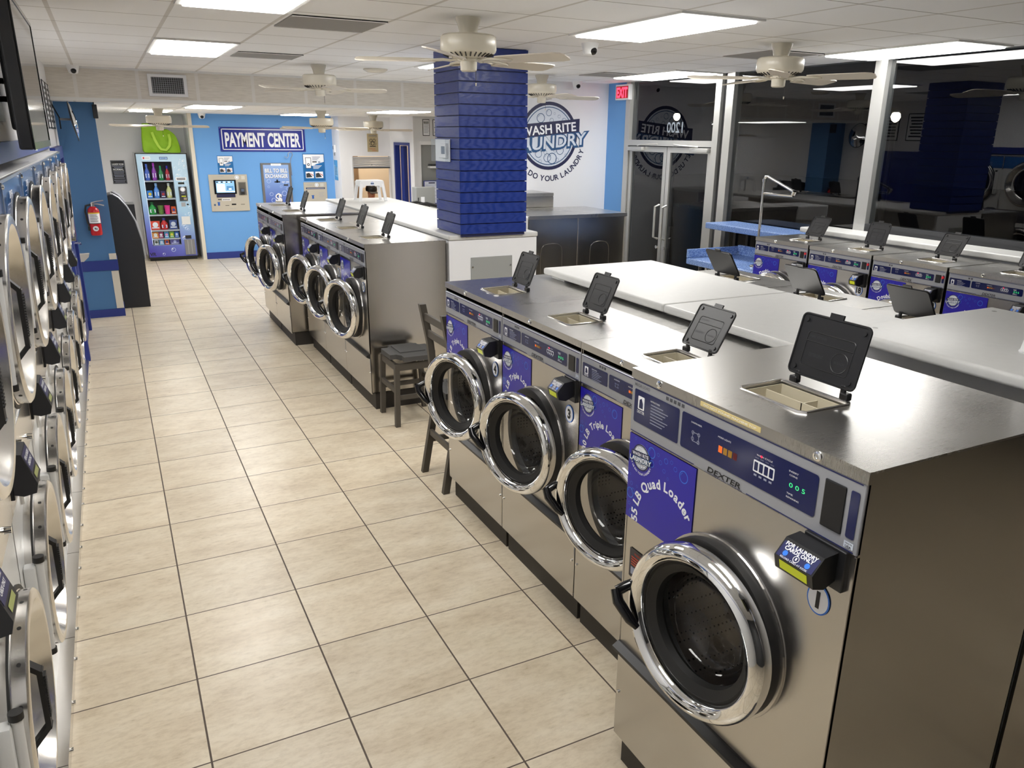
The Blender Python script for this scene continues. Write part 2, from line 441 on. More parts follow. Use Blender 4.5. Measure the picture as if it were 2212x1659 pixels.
# left wall: over the dryers, behind them, and beyond
m = MB().box(-.1, .02, -7, 6.0, 2.02, CZ, WALLWHITE).box(-.1, .02, -7, -.72, 0, 2.02, WALLWHITE).box(-.1, .02, 6.0, 13.7, 0, CZ, WALLWHITE)
struct(m, 'wall_left')
m = MB().box(.02, .026, -7, 6.05, 2.02, 2.115, DEEPBLUE); struct(m, 'trim_2')
# unseen wall behind the camera, made dark for dark reflections in the steel
struct(MB().box(-.1, 6.42, -4.3, -4.2, 0, CZ, DARKGREY), 'wall_rear')
# blue payment wall, alcove of the vending machine
m = MB().box(1.86, 4.28, 12.69, 12.8, 0, RZ, WALLBLUE); struct(m, 'wall_payment')
struct(MB().box(1.86, 4.26, 12.67, 12.69, 0, .115, DEEPBLUE), 'baseboard_payment')
struct(MB().box(1.80, 1.86, 12.66, 12.8, 0, RZ, CREAMTRIM), 'trim_3')
m = MB().box(-.1, 1.9, 13.65, 13.75, 0, RZ, WALLWHITE).box(1.80, 1.86, 12.8, 13.65, 0, RZ, WALLWHITE); struct(m, 'wall_alcove')
# white corner with the service window
m = MB().box(4.26, 4.34, 12.26, 12.69, 0, RZ, WALLWHITE); struct(m, 'wall_corner')
m = MB().box(4.26, 4.49, 12.18, 12.26, 0, RZ, WALLWHITE).box(5.19, 5.30, 12.18, 12.26, 0, RZ, WALLWHITE)
m.box(4.49, 5.19, 12.18, 12.26, 1.80, RZ, WALLWHITE).box(4.49, 5.19, 12.18, 12.26, 0, .98, WALLWHITE)
struct(m, 'wall_service')
m = MB().box(5.215, 5.29, 10.93, 11.10, 0, RZ, WALLWHITE).box(5.215, 5.29, 11.96, 12.18, 0, RZ, WALLWHITE).box(5.215, 5.29, 11.10, 11.96, 2.05, RZ, WALLWHITE)
struct(m, 'wall_office')
m = MB().box(5.205, 5.30, 11.10, 11.17, 0, 2.0, DEEPBLUE).box(5.205, 5.30, 11.89, 11.96, 0, 2.0, DEEPBLUE).box(5.205, 5.30, 11.10, 11.96, 2.0, 2.05, DEEPBLUE)
struct(m, 'trim_4')
# office door leaf, swung inward
d = MB()
for i in range(4): d.box(0, .075-.012*(i % 2), .002+i*.042, .036+i*.042, .01, 1.99, DEEPBLUE, .004)
struct(d, 'door_3', loc=(5.305, 11.715, 0))
# wall of notices with a shallow recess
m = MB().box(5.29, 5.36, 10.93, 11.03, 0, RZ, WALLWHITE).box(5.70, 7.2, 10.93, 11.03, 0, RZ, WALLWHITE).box(5.36, 5.70, 10.93, 11.03, 2.06, RZ, WALLWHITE).box(5.36, 5.70, 11.01, 11.03, 0, 2.06, GREYPAINT)
m.box(5.215, 5.25, 10.90, 10.93, 0, RZ, WHITE_MATTE).box(5.35, 5.72, 10.905, 10.93, 2.02, 2.08, WHITE).box(5.68, 5.73, 10.905, 10.93, 0, 2.02, WHITE)
struct(m, 'wall_notices')
m = MB().box(4.34, 7.2, 14.05, 14.15, 0, RZ, WARMWALL).box(7.1, 7.2, 11.03, 14.05, 0, RZ, WARMWALL); struct(m, 'wall_backroom')
# logo wall and the blue return beside the doors
struct(MB().box(4.62, 6.28, 6.45, 6.55, 0, CZ, WALLWHITE).box(4.62, 4.72, 6.55, 7.62, 0, CZ, WALLWHITE), 'wall_logo')
struct(MB().box(WX, WX+.12, 6.02, 6.55, 0, CZ, WALLBLUE), 'wall_return')
# blue pillar by the dryers
m = MB().box(.02, .42, 8.2, 8.62, 0, RZ, PILLARBLUE).box(.345, .424, 8.192, 8.2, .10, .56, CREAMTRIM).box(.345, .424, 8.192, 8.2, .70, .77, CREAMTRIM)
m.box(.02, .43, 8.185, 8.63, 0, .095, DEEPBLUE).box(.02, .43, 8.185, 8.63, .57, .69, DEEPBLUE)
struct(m, 'wall_pillar')
# storefront: frames, glass, doors
f = MB()
for a, b in ((5.93, 6.02), (4.27, 4.36), (4.08, 4.19), (2.25, 2.37), (.52, .64), (-1.21, -1.09), (-2.94, -2.82)): f.box(WX-.02, WX+.10, a, b, 0, CZ, ALU)
f.box(WX+.02, WX+.06, 4.19, 4.27, 0, CZ, DARKGREY)
f.box(WX-.02, WX+.08, 4.36, 5.93, 2.09, 2.155, ALU)
struct(f, 'window_frame_1')
struct(MB().box(WX-.015, WX+.10, -7, 2.25, 0, 1.46, DARKGREY).box(WX-.02, WX+.1, -7, 2.25, 1.46, 1.49, DARKGREY), 'wall_window_sill')
k = 1
for a, b, z in ((4.36, 5.93, 2.155), (2.37, 4.08, .0), (.64, 2.25, 1.49), (-1.09, .52, 1.49), (-2.82, -1.21, 1.49), (-4.2, -2.94, 1.49)):
    struct(MB().box(WX+.03, WX+.038, a, b, z, CZ, GLASS), 'window_%d' % k); k += 1
def shop_door(name, y0, y1, hy):
    m = MB()
    m.box(WX, WX+.045, y0, y0+.06, .02, 2.08, ALU).box(WX, WX+.045, y1-.06, y1, .02, 2.08, ALU).box(WX, WX+.045, y0+.06, y1-.06, 2.02, 2.08, ALU).box(WX, WX+.045, y0+.06, y1-.06, .02, .16, ALU)
    d = struct(m, name)
    MB().box(WX+.018, WX+.026, y0+.06, y1-.06, .16, 2.02, GLASS).build('door_glass', d)
    h = MB(); h.tube([(WX, hy, 1.02), (WX-.06, hy, 1.04), (WX-.06, hy, 1.40), (WX, hy, 1.42)], .014, ALU, 8); h.build('pull_handle', d)
    MB().cyl((WX-.012, hy, .92), (WX, hy, .92), .02, CHROME).build('lock', d)
    c = MB().box(WX-.05, WX, y1-.32 if hy < (y0+y1)/2 else y0+.02, y1-.02 if hy < (y0+y1)/2 else y0+.32, 2.03, 2.075, ALU, .004)
    c.tube([(WX-.03, y1-.2 if hy < (y0+y1)/2 else y0+.2, 2.09), (WX-.12, (y0+y1)/2, 2.10), (WX-.03, y0+.15 if hy < (y0+y1)/2 else y1-.15, 2.11)], .008, ALU, 6)
    c.build('door_closer', d)
shop_door('door_1', 5.16, 5.92, 5.24); shop_door('door_2', 4.37, 5.15, 5.10)
# mirrored street number on the transom glass is read from outside
n = MB(); n.X = Matrix.Translation((WX+.045, 5.10, 2.30)) @ Matrix.Rotation(PI/2, 4, 'Z')
n.text('1200', 0, 0, 0, INK_WHITE, h=.12, bold=.01)
tag(n.build('street_number'), 'white street number 1200 on the transom glass above the doors, seen reversed', 'sign')
# ------------------------------------------------------------------ outdoors
struct(MB().box(7.2, 40, -30, 40, -.12, -.02, ASPHALT).box(6.42, 7.2, -30, 40, -.12, -.02, ASPHALT), 'ground')
def street_lamp(x, y, z, lab):
    r = empty('street_lamp', (x, y, -.02), 0, lab, 'lamp', 'street lamps outside the windows')
    p = MB().cyl((0, 0, 0), (0, 0, z-.12), .05, DARKGREY, 10).cyl((0, 0, 0), (0, 0, .25), .11, DARKGREY, 12, .07); p.build('post', r)
    g = MB().lathe([(.02, z-.09), (.06, z-.06), (.085, z), (.07, z+.055), (.02, z+.09)], LAMPGLOW, axis='z', n=16); g.build('lantern', r)
    MB().lathe([(.08, z+.075), (.03, z+.12), (0, z+.13)], DARKGREY, axis='z', n=12).build('cap', r)
street_lamp(13.5, 14.37, 2.73, 'lit street lamp outside, seen through the glass over the doors')
street_lamp(13.5, 7.87, 2.63, 'lit street lamp outside, seen through the widest window')

# ------------------------------------------------------------------ ceiling lights
def light_panel(x, y, z, lab, grp):
    r = empty('ceiling_light', (x, y, z), 0, lab, 'light', grp)
    m = MB()
    for a in ((-.30, -.265, -.605, .605), (.265, .30, -.605, .605), (-.265, .265, -.605, -.57), (-.265, .265, .57, .605)): m.box(a[0], a[1], a[2], a[3], -.012, 0, TRIMWHITE)
    m.build('frame', r)
    MB().box(-.265, .265, -.57, .57, -.022, 0, PANEL_LIGHT, .006, 2).build('diffuser', r)
FR = (('in the aisle', 1.19), ('over the near washers', 3.61), ('by the windows', 5.92))
for j, y in enumerate((4.83, 1.79, -1.28)):
    for i, (nm, x) in enumerate(FR):
        if j == 2 and i > 0: continue
        row = ['second row', 'front row', 'row above the viewer'][j]
        light_panel(x, y, CZ, 'lit rectangular ceiling panel %s, %s' % (nm, row), 'ceiling light panels of the front hall')
for x, y, nm in ((1.15, 11.0, 'above the vending machine'), (1.72, 8.35, 'just behind the soffit near the sign'), (4.1, 8.35, 'just behind the soffit, right of the fans'), (3.45, 11.2, 'above the payment wall')):
    light_panel(x, y, RZ, 'lit rectangular ceiling panel %s' % nm, 'ceiling light panels of the rear hall')
r = empty('ceiling_light', (5.3, 13.2, RZ), 0, 'warm ceiling lamp inside the service office', 'light')
MB().lathe([(0, -.06), (.10, -.05), (.14, 0)], mat('warm_diffuser', rgb(255, 236, 210), .5, emit=rgb(255, 234, 206), es=80), axis='z', n=24).build('diffuser', r)
MB().lathe([(.14, -.004), (.16, -.004), (.16, 0), (.14, 0)], TRIMWHITE, axis='z', n=24, closed=True).build('frame', r)
# stained return vents
for x, y, lx, ly, lab in ((1.81, 2.77, .57, .57, 'stained grey ceiling vent right of the nearest aisle light'), (1.84, 5.15, .54, .5, 'stained grey ceiling vent beside the second aisle light'), (5.35, 2.62, .52, .6, 'grey ceiling vent behind the window-side fan'), (5.44, 5.15, .48, .5, 'grey ceiling vent before the exit sign')):
    r = empty('ceiling_vent', (x, y, CZ), 0, lab, 'vent', 'grey vents in the ceiling')
    MB().box(-lx/2, lx/2, -ly/2, ly/2, -.006, 0, CEILGREY).build('panel', r)
    g = MB()
    for a in (0, 1): g.box(-lx/2+.0, lx/2, -ly/2 if a == 0 else ly/2-.012, -ly/2+.012 if a == 0 else ly/2, -.010, 0, TRIMWHITE)
    g.build('frame', r)
# soffit grille
r = empty('air_grille', (1.19, 7.612, 2.665), 0, 'dark return air grille in the white soffit', 'vent')
m = MB().box(-.20, -.165, -.012, 0, -.115, .115, WHITE_MATTE).box(.165, .20, -.012, 0, -.115, .115, WHITE_MATTE).box(-.165, .165, -.012, 0, .085, .115, WHITE_MATTE).box(-.165, .165, -.012, 0, -.115, -.085, WHITE_MATTE); m.build('frame', r)
MB().box(-.165, .165, -.003, 0, -.085, .085, BLACK).build('backing', r)
g = MB()
for i in range(15): g.box(-.155+i*.0222-.0015, -.155+i*.0222+.0015, -.009, -.004, -.085, .085, PANEL)
for i in range(8): g.box(-.165, .165, -.008, -.004, -.075+i*.0214-.001, -.075+i*.0214+.001, PANEL)
g.build('louvre', r)
r = empty('smoke_detector', (3.09, 6.01, CZ), 0, 'flat round white detector on the ceiling before the soffit', 'detector')
MB().lathe([(0, -.035), (.09, -.032), (.125, -.012), (.125, 0)], FANCREAM, axis='z', n=28).build('cover', r)

# ------------------------------------------------------------------ cameras
def dome(x, y, z, yaw, lab):
    r = empty('security_camera', (x, y, z), yaw, lab, 'camera', 'white dome cameras')
    MB().lathe([(.065, 0), (.06, -.02), (.045, -.075), (.03, -.085), (0, -.088)], WHITE, axis='z', n=24).build('housing', r)
    MB().lathe([(0, -.062), (.018, -.058), (.027, -.046), (.030, -.02)], BLACKG, c=(0, 0, -.055), axis='y', n=20).build('lens', r)
dome(3.70, 2.75, CZ, .2, 'white dome camera on the ceiling right of the blue column')
dome(5.72, 6.30, CZ, -.2, 'white dome camera on the ceiling above the wall logo')
dome(.285, 7.50, CZ, .1, 'white dome camera on the ceiling by the dryers')
dome(2.02, 12.55, RZ, 0, 'white dome camera on the ceiling above the payment wall')

# ------------------------------------------------------------------ fans
def make_fan(loc, a0, lab, drop=0.0, dark=False):
    r = empty('ceiling_fan', loc, 0, lab, 'fan', 'cream five-blade ceiling fans')
    MB().lathe([(.075, 0), (.074, -.012), (.060, -.05), (.052, -.085), (.052, -.10)], FANCREAM, axis='z', n=32).build('canopy', r)
    m = MB().lathe([(.052, -.092), (.15, -.095), (.162, -.105), (.165, -.125), (.165, -.172), (.160, -.186), (.150, -.196), (.11, -.214), (.06, -.222), (0, -.222)], FANCREAM, axis='z', n=48)
    m.build('motor_housing', r)
    g = MB()
    for i in range(30):
        a = 2*PI*i/30; ca, sa = math.cos(a), math.sin(a)
        g.tube([(.150*ca, .150*sa, -.1985), (.116*ca, .116*sa, -.2145)], .0042, BLACK, 5)
    g.build('cooling_slot', r)
    MB().lathe([(.06, -.215), (.066, -.225), (.066, -.232), (.050, -.238), (.048, -.285), (.040, -.292), (0, -.294)], FANCREAM, axis='z', n=32).build('switch_housing', r)
    MB().cyl((.03, -.038, -.29), (.03, -.038, -.36), .0016, BLACK, 6).cyl((.03, -.038, -.355), (.03, -.038, -.372), .005, FANCREAM, 8, .003).build('pull_chain', r)
    for k in range(5):
        a = a0+2*PI*k/5
        b = MB(); b.X = Matrix.Rotation(a, 4, 'Z') @ Matrix.Translation((0, 0, -.232)) @ Matrix.Rotation(math.radians(-12), 4, 'X')
        pts = [(.21, -.052), (.24, -.058), (.40, -.066), (.60, -.072), (.645, -.060), (.660, -.03), (.660, .03), (.645, .060), (.60, .072), (.40, .066), (.24, .058), (.21, .052)]
        n = len(pts)
        vs = [(x, y, -.003) for x, y in pts]+[(x, y, .003) for x, y in pts]
        b.add(vs, [tuple(range(n))[::-1], tuple(range(n, 2*n))]+[(i, (i+1) % n, (i+1) % n+n, i+n) for i in range(n)], FANBLADE)
        bl = b.build('blade', r)
        i_ = MB(); i_.X = Matrix.Rotation(a, 4, 'Z') @ Matrix.Translation((0, 0, -.228))
        i_.tube([(.05, 0, .004), (.10, .012, -.004), (.15, .018, .0), (.21, .040, -.006), (.27, .028, -.009), (.30, 0, -.009)], .007, FANCREAM, 6)
        i_.tube([(.10, -.012, -.004), (.15, -.018, .0), (.21, -.040, -.004), (.27, -.028, -.008), (.30, 0, -.009)], .007, FANCREAM, 6)
        i_.build('blade_iron', bl)
    return r
make_fan((2.44, 2.06, CZ), math.radians(14), 'cream ceiling fan hanging just before the blue column, largest of the fans')
make_fan((2.46, 5.85, CZ), math.radians(-14), 'cream ceiling fan hanging in front of the textured soffit')
make_fan((4.84, 2.00, CZ), math.radians(10), 'cream ceiling fan hanging in front of the tall windows')
make_fan((4.88, 5.66, CZ), math.radians(-16), 'cream ceiling fan half hidden by the column, above the wall logo')
make_fan((1.2, 10.1, RZ), math.radians(-18), 'cream ceiling fan hanging above the green bag')
make_fan((3.24, 9.15, RZ), math.radians(-8), 'cream ceiling fan hanging right of the payment sign')
make_fan((4.55, 11.0, RZ), math.radians(-30), 'cream ceiling fan hanging before the service window')

# ------------------------------------------------------------------ column and far counter
r = empty('blue_column', (2.946, 3.43, 1.405), 0, 'square column clad in royal blue horizontal boards', 'column')
c = MB().box(.012, .59, .012, .51, -.02, CZ-1.405, INK_NAVY); c.build('core', r)
zs = [0.0]
N = 17
H = (CZ-1.405)/N
for i in range(N):
    b = MB().box(0, .602, 0, .522, i*H+.003, (i+1)*H-.004, SLAT, .002, 1)
    b.build('board', r)
cb = MB().box(2.852, 3.68, 3.46, 7.60, 1.358, 1.40, WORKTOP, .012, 3)
tag(cb.build('worktop'), 'long white laminate worktop behind the far washers, under the blue column', 'worktop')
r = empty('counter_end', (2.86, 3.47, 0), 0, 'white end panel under the blue column with a grey access plate', 'panel')
MB().box(0, .81, 0, .03, 0, 1.355, WALLWHITE).box(.0, .02, .03, 4.0, 0, 1.355, WALLWHITE).build('panel', r)
p = MB().box(.19, .575, -.006, 0, .85, 1.21, GREYPAINT, .002, 1)
for x in (.205, .56):
    for z in (.89, 1.13): p.cyl((x, -.010, z), (x, -.006, z), .008, CHROME, 10)
p.box(.26, .50, -.0075, -.006, .70+.2, 1.03, paint(158, 162, 160)); p.build('access_plate', r)
# guarded thermostat on the column's aisle side (faces -x)
r = empty('thermostat_guard', (2.944, 3.93, 1.97), -PI/2, 'clear plastic guard over a white thermostat on the blue column', 'thermostat')
MB().box(.0, .32, -.008, 0, 0, .175, WHITE, .004).build('backplate', r)
MB().box(.13, .29, -.03, -.008, .03, .145, WHITE, .006).rect(.19, .27, .06, .12, -.0305, paint(60, 90, 120)).build('thermostat', r)
g = MB()
for a in ((0, .32, -.045, -.041, 0, .175), (0, .006, -.045, -.008, 0, .175), (.314, .32, -.045, -.008, 0, .175), (0, .32, -.045, -.008, .169, .175), (0, .32, -.045, -.008, 0, .006)): g.box(*a, CLEAR)
g.build('cover', r)
# ================================================================== washers
def bubbles(mb, spots, y, m=DECAL_LIGHT):
    for x, z, r in spots:
        mb.ring(x, z, r*.86, r, y, m, 20)
        if r > .008: mb.ring(x, z, r*.62, r*.70, y, m, 8, 2.0, 3.0)
def logo(mb, cx, cz, R, y, big=False, dark=INK_NAVY, teal=INK_TEAL, pale=LOGO_GREY):
    e = .0014 if big else .0008
    mb.disc(cx, cz, R*1.0, y, INK_WHITE if not big else pale, 40)
    mb.ring(cx, cz, R*.90, R*1.0, y-e, dark, 48)
    mb.ring(cx, cz, R*.83, R*.855, y-e, teal, 48)
    for x, z, r in ((-.30, .52, .14), (-.02, .68, .10), (.18, .66, .035), (.34, .58, .05), (.52, .46, .08), (.08, .46, .07), (-.36, -.52, .12), (-.12, -.48, .06), (-.05, -.64, .13), (.12, -.66, .17), (.40, -.42, .13), (.30, -.70, .06), (-.52, -.36, .05), (.62, -.56, .05), (-.30, -.74, .05), (.22, -.42, .06)):
        mb.ring(cx+x*R, cz+z*R, r*R*.86, r*R, y-e, teal, 18)
        if big: mb.ring(cx+x*R, cz+z*R, r*R*.6, r*R*.68, y-e, teal, 8, 1.9, 2.9)
    sl = .10
    P = lambda x, z: (cx+x*R, cz+(z+x*sl)*R)
    mb.flat([P(-1.16, .02), P(1.08, .02), P(1.08, .42), P(-1.16, .42)], y-2*e, dark)
    rot = math.atan(sl)
    mb.text('WASH RITE', cx-.02*R, cz+.21*R, y-3*e, INK_WHITE, h=.27*R, wd=1.95*R, bold=.02, rot=rot)
    mb.text('LAUNDRY', cx+.05*R, cz-.18*R, y-4*e, teal, h=.40*R, wd=2.86*R, bold=.085, rot=rot, shear=.12)
    mb.text('LAUNDRY', cx+.05*R, cz-.165*R, y-5*e, INK_WHITE if not big else pale, h=.37*R, wd=2.62*R, bold=.02, rot=rot, shear=.12)
    mb.arc_text('LET US DO YOUR LAUNDRY', cx, cz, R*1.34, math.radians(199), y-e, dark if big else INK_WHITE, .17*R, bold=.02, inside=True, gap=.12)

def make_washer(loc, rz, label, cat='washer', group=None, w=.762, H=1.365, D=.66, ztop=None, cx=.38, cz=.795, R=.247, ajar=.28,
                cp=(1.184, 1.312), load='TRIPLE LOAD', nload=3, decal='30 LB Triple Loader', dec=(.0, .315, .905, 1.17), number=None, numpos=(.68, 1.017),
                tray=(.29, .49, .105, .27), strip=.445, redbtn=False, quad=False, lid_tilt=14, lid=True):
    """local frame: x along the front, y into the machine, z up; the front looks to -y"""
    r = empty('washing_machine', loc, rz, label, cat, group)
    z0, z1 = cp
    g = .003
    # cabinet: sides, back, bottom
    m = MB()
    m.box(g, g+.004, .004, D, .145, H-.03, STEEL_SIDE).box(w-g-.004, w-g, .004, D, .145, H-.03, STEEL_SIDE)
    m.box(g, w-g, D-.004, D, .145, H-.03, STEEL_SIDE).box(g, w-g, .01, D, .145, .15, STEEL_SIDE)
    m.build('cabinet', r)
    MB().box(.012, w-.012, .035, D-.03, 0, .145, KICK).build('kick_base', r)
    m = MB(); hole_panel(m, g, w-g, strip+.035, z0, cx, cz, R*.93, .002, STEEL_FRONT)
    m.box(g, g+.006, .0, .012, strip+.035, z0-.003, STEEL_FRONT).box(w-g-.006, w-g, 0, .012, strip+.035, z0-.003, STEEL_FRONT)
    m.build('front_panel', r)
    m = MB().box(g, w-g, 0, .012, .135, strip, STEEL_FRONT, .003, 1)
    for x in (.02, w-.02): m.cyl((x, -.005, .32), (x, 0, .32), .006, CHROME, 10)
    m.build('lower_panel', r)
    m = MB().prism_x([(.006, strip), (-.004, strip-.004), (-.026, strip+.010), (-.026, strip+.022), (-.002, strip+.036), (.006, strip+.036)], g+.002, w-g-.002, DARKSTRIP)
    m.build('trim_strip', r)
    # control panel
    k = z1-z0
    m = MB().box(g, w-g, -.002, .012, z0+.002, z1, PANEL, .002, 1)
    Y0 = -.0028
    m.box(g+.008, w-.012, Y0, -.002, z1-.006, z1-.0035, NAVYLINE).box(g+.005, w*.36, Y0, -.002, z0+.005, z0+.0075, NAVYLINE).box(w*.60, w-.012, Y0, -.002, z0+.005, z0+.0075, NAVYLINE)
    m.text(load, .018, z1-.016, Y0-.0004, INK_GREY if not quad else paint(96, 98, 104), h=.010, align='l', bold=.01)
    for i in range(nload):
        xx = .018+(.155 if quad else .125)*1.0+i*.018
        m.box(xx, xx+.011, Y0-.0004, -.002, z1-.022, z1-.012, paint(70, 72, 78))
    m.text('DEXTER', w*.50, z0+.017, Y0-.0004, INK_BLACK, h=.016, wd=w*.15, bold=.015, shear=.15)
    m.text('COMMERCIAL WASHER', w*.50, z0+.0055, Y0-.0004, INK_NAVY, h=.0055, wd=w*.17)
    p = m.build('control_panel', r)
    za, zb = z0+.040, z1-.030
    s = w/.881
    i_ = MB().rect(.020*s, .240*s, za, zb, Y0-.0006, NAVY, .006)
    yy = Y0-.0012
    i_.rect(.040*s, .072*s, zb-.060*k/.176, zb-.018*k/.176, yy, INK_WHITE, .003); i_.flat([(.046*s, zb-.056*k/.176), (.066*s, zb-.056*k/.176), (.066*s, zb-.040*k/.176), (.058*s, zb-.024*k/.176), (.048*s, zb-.030*k/.176)], yy-.0004, NAVY)
    i_.text('DEXTER', .056*s, zb-.068*k/.176, yy, INK_WHITE, h=.010, wd=.036*s)
    i_.text('INSTRUCTIONS', .125*s, zb-.018*k/.176, yy, INK_WHITE, h=.005, wd=.045*s)
    for j in range(7): i_.rect(.105*s, (.165+.012*((j*5) % 3))*s, zb-(.030+.0095*j)*k/.176, zb-(.0275+.0095*j)*k/.176, yy, INK_GREY)
    i_.build('instruction_plate', p)
    x0, x1 = .252*s, .752*s
    d_ = MB().rect(x0, x1, za, zb, Y0-.0006, NAVY, .008)
    h = zb-za; L = x1-x0; zc = (za+zb)/2
    d_.text('DISPENSER', x0+.13*L, zb-.18*h, yy, INK_WHITE, h=.0045, wd=.09*L)
    d_.ring(x0+.13*L, zc-.06*h, .16*h, .185*h, yy, INK_GREY, 4, PI/4, PI/4+2*PI)
    for a, b in ((.105, .05), (.155, .05), (.105, -.12), (.155, -.16)): d_.ring(x0+a*L, zc+b*h, .04*h, .055*h, yy, INK_GREY, 10)
    d_.text('MODE LIGHTS', x0+.36*L, zb-.22*h, yy, INK_WHITE, h=.0045, wd=.10*L)
    for j, mm in enumerate((ORANGE, AMBER, AMBER, DARKRED)): d_.rect(x0+(.32+.038*j)*L, x0+(.350+.038*j)*L, zc-.12*h, zc+.06*h, yy, mm, .001)
    d_.text('WASH CYCLE', x0+.655*L, zb-.20*h, yy, INK_WHITE, h=.0045, wd=.11*L)
    d_.rect(x0+.585*L, x0+.73*L, zc-.14*h, zc+.16*h, yy, INK_WHITE, .003)
    for j in range(4): d_.rect(x0+(.592+.035*j)*L, x0+(.618+.035*j)*L, zc-.10*h, zc+.12*h, yy-.0006, NAVY, .002)
    for j in range(4): d_.text('HOT WARM COOL COLD'.split()[j], x0+(.605+.035*j)*L, zc+.22*h, yy, INK_GREY, h=.0028, wd=.024*L)
    d_.disc(x0+.635*L, zc+.30*h, .0032, yy-.0006, LED_RED, 10)
    for j in range(4): d_.rect(x0+(.594+.035*j)*L, x0+(.614+.035*j)*L, zc-.24*h, zc-.19*h, yy, INK_GREY)
    d_.text('INSERT', x0+.85*L, zb-.20*h, yy, INK_WHITE, h=.0045, wd=.06*L); d_.text('COINS', x0+.85*L, zb-.29*h, yy, INK_WHITE, h=.0045, wd=.05*L)
    d_.text('0 0 5', x0+.88*L, zc-.02*h, yy, LED_GREEN, h=.012, wd=.10*L)
    d_.text('TIME', x0+.84*L, za+.26*h, yy, INK_WHITE, h=.0045, wd=.04*L); d_.text('REMAINING', x0+.86*L, za+.17*h, yy, INK_WHITE, h=.0045, wd=.08*L)
    d_.build('display_window', p)
    MB().box(.770*s, .830*s, -.006, -.001, z0+.034, z1-.026, BLACK, .003, 2).build('coin_slot_plate', p)
    c_ = MB().rect(.842*s, .866*s, za-.004, zb+.004, Y0-.0006, NAVY, .005)
    if not redbtn: c_.rect(.842*s, .868*s, z0+.012, z0+.028, Y0-.0006, LOGO_GREY).text('MADE IN', .855*s, z0+.024, Y0-.0012, INK_BLACK, h=.004, wd=.018*s).text('USA', .855*s, z0+.0165, Y0-.0012, INK_BLACK, h=.006, wd=.017*s, bold=.02)
    c_.build('narrow_plate', p)
    if redbtn: MB().lathe([(0, -.012), (.009, -.011), (.010, -.003)], REDBTN, c=(.854*s, 0, zc+.012), axis='y', n=16).build('stop_button', p)
    # top with a dispenser opening
    t0, t1, ty0, ty1 = tray
    m = MB()
    zl = H-.030
    for a in ((0, w, -.004, ty0), (0, w, ty1, D), (0, t0, ty0, ty1), (t1, w, ty0, ty1)): m.box(a[0], a[1], a[2], a[3], H-.006, H, STEEL)
    m.box(0, w, -.004, 0, zl, H-.006, STEEL).box(0, .004, 0, D, zl, H-.006, STEEL_SIDE).box(w-.004, w, 0, D, zl, H-.006, STEEL_SIDE)
    tp = m.build('top', r)
    for x in (.16*w, .84*w) if quad else (.40*w,):
        MB().lathe([(0, -.006), (.006, -.006), (.007, -.010), (.012, -.008), (.013, -.004)], CHROME, c=(x, 0, H-.015), axis='y', n=16).build('bolt', tp)
    # dispenser
    m = MB()
    b0, b1, c0, c1 = t0+.006, t1-.006, ty0+.006, ty1-.006
    zb_ = H-.075
    m.box(b0, b1, c0, c1, zb_-.004, zb_, BEIGE)
    for a in ((b0, b0+.003, c0, c1), (b1-.003, b1, c0, c1), (b0, b1, c0, c0+.003), (b0, b1, c1-.003, c1)): m.box(a[0], a[1], a[2], a[3], zb_, H-.004, BEIGE)
    ym = c0+(c1-c0)*.55
    m.box(b0, b1, ym, ym+.004, zb_, H-.012, BEIGE).box(b0+(b1-b0)*.62, b0+(b1-b0)*.62+.004, ym, c1, zb_, H-.014, BEIGE)
    di = m.build('soap_dispenser', r)
    m = MB().tube([(t0-.006, ty0, H+.001), (t0+.01, ty0-.012, H+.001), (t1-.01, ty0-.012, H+.001), (t1+.006, ty0, H+.001), (t1+.008, ty1, H+.001), (t1-.01, ty1+.010, H+.001), (t0+.01, ty1+.010, H+.001), (t0-.008, ty1, H+.001)], .005, STEEL_DOOR, 8, closed=True)
    m.build('rim', di)
    if lid:
        hw = (t1-t0)/2+.002; mx = (t0+t1)/2
        m = MB(); m.X = Matrix.Translation((mx, ty1+.022, H+.032)) @ Matrix.Rotation(math.radians(-lid_tilt), 4, 'X')
        m.prism(rr(-hw, hw, .0, .172, .014), -.003, .003, BLACK)
        m.prism(rr(-.026, .020, .170, .188), -.006, .0, BLACK)
        for q in (rr(-hw, hw, 0, .172, .014),):
            m.tube([(x, -.003, z) for x, z in q], .0035, BLACK, 6, closed=True)
        q = rr(-hw+.035, hw-.035, .028, .125, .01); m.tube([(x, -.003, z) for x, z in q], .0016, BLACK, 5, closed=True)
        m.tube([(-hw+.035, -.003, .098), (hw-.035, -.003, .098)], .0016, BLACK, 5)
        m.tube([(hw-.07+.028*math.cos(a*PI/8), -.003, .060+.028*math.sin(a*PI/8)) for a in range(16)], .0014, BLACK, 5, closed=True)
        for x, z in ((-hw+.018, .155), (hw-.018, .155), (-hw+.02, .018), (hw-.02, .018)): m.cyl((x, -.007, z), (x, -.002, z), .007, BLACK, 10)
        m.text('DETERGENT', -.035, .062, -.0036, DARKGREY, h=.010, wd=.05); m.text('BLEACH', hw-.07, .060, -.0036, DARKGREY, h=.007, wd=.034)
        m.text('FABRIC SOFTENER', -.045, .113, -.0036, DARKGREY, h=.007, wd=.06)
        ld = m.build('dispenser_lid', r)
        for sx in (-1, 1):
            x = mx+sx*(hw-.035)
            b = MB().box(x-.022 if sx < 0 else x-.004, x+.004 if sx < 0 else x+.022, ty1+.012, ty1+.036, H+.001, H+.022, BLACK, .003, 1).box(x-.008, x+.008, ty1+.018, ty1+.030, H+.012, H+.042, BLACK, .003, 1)
            b.build('hinge', ld)
    # decal with the load size
    dx0, dx1, dz0, dz1 = dec
    dx0 = max(dx0, g+.001)
    y = -.0006
    cut = []
    nseg = 14
    m = MB()
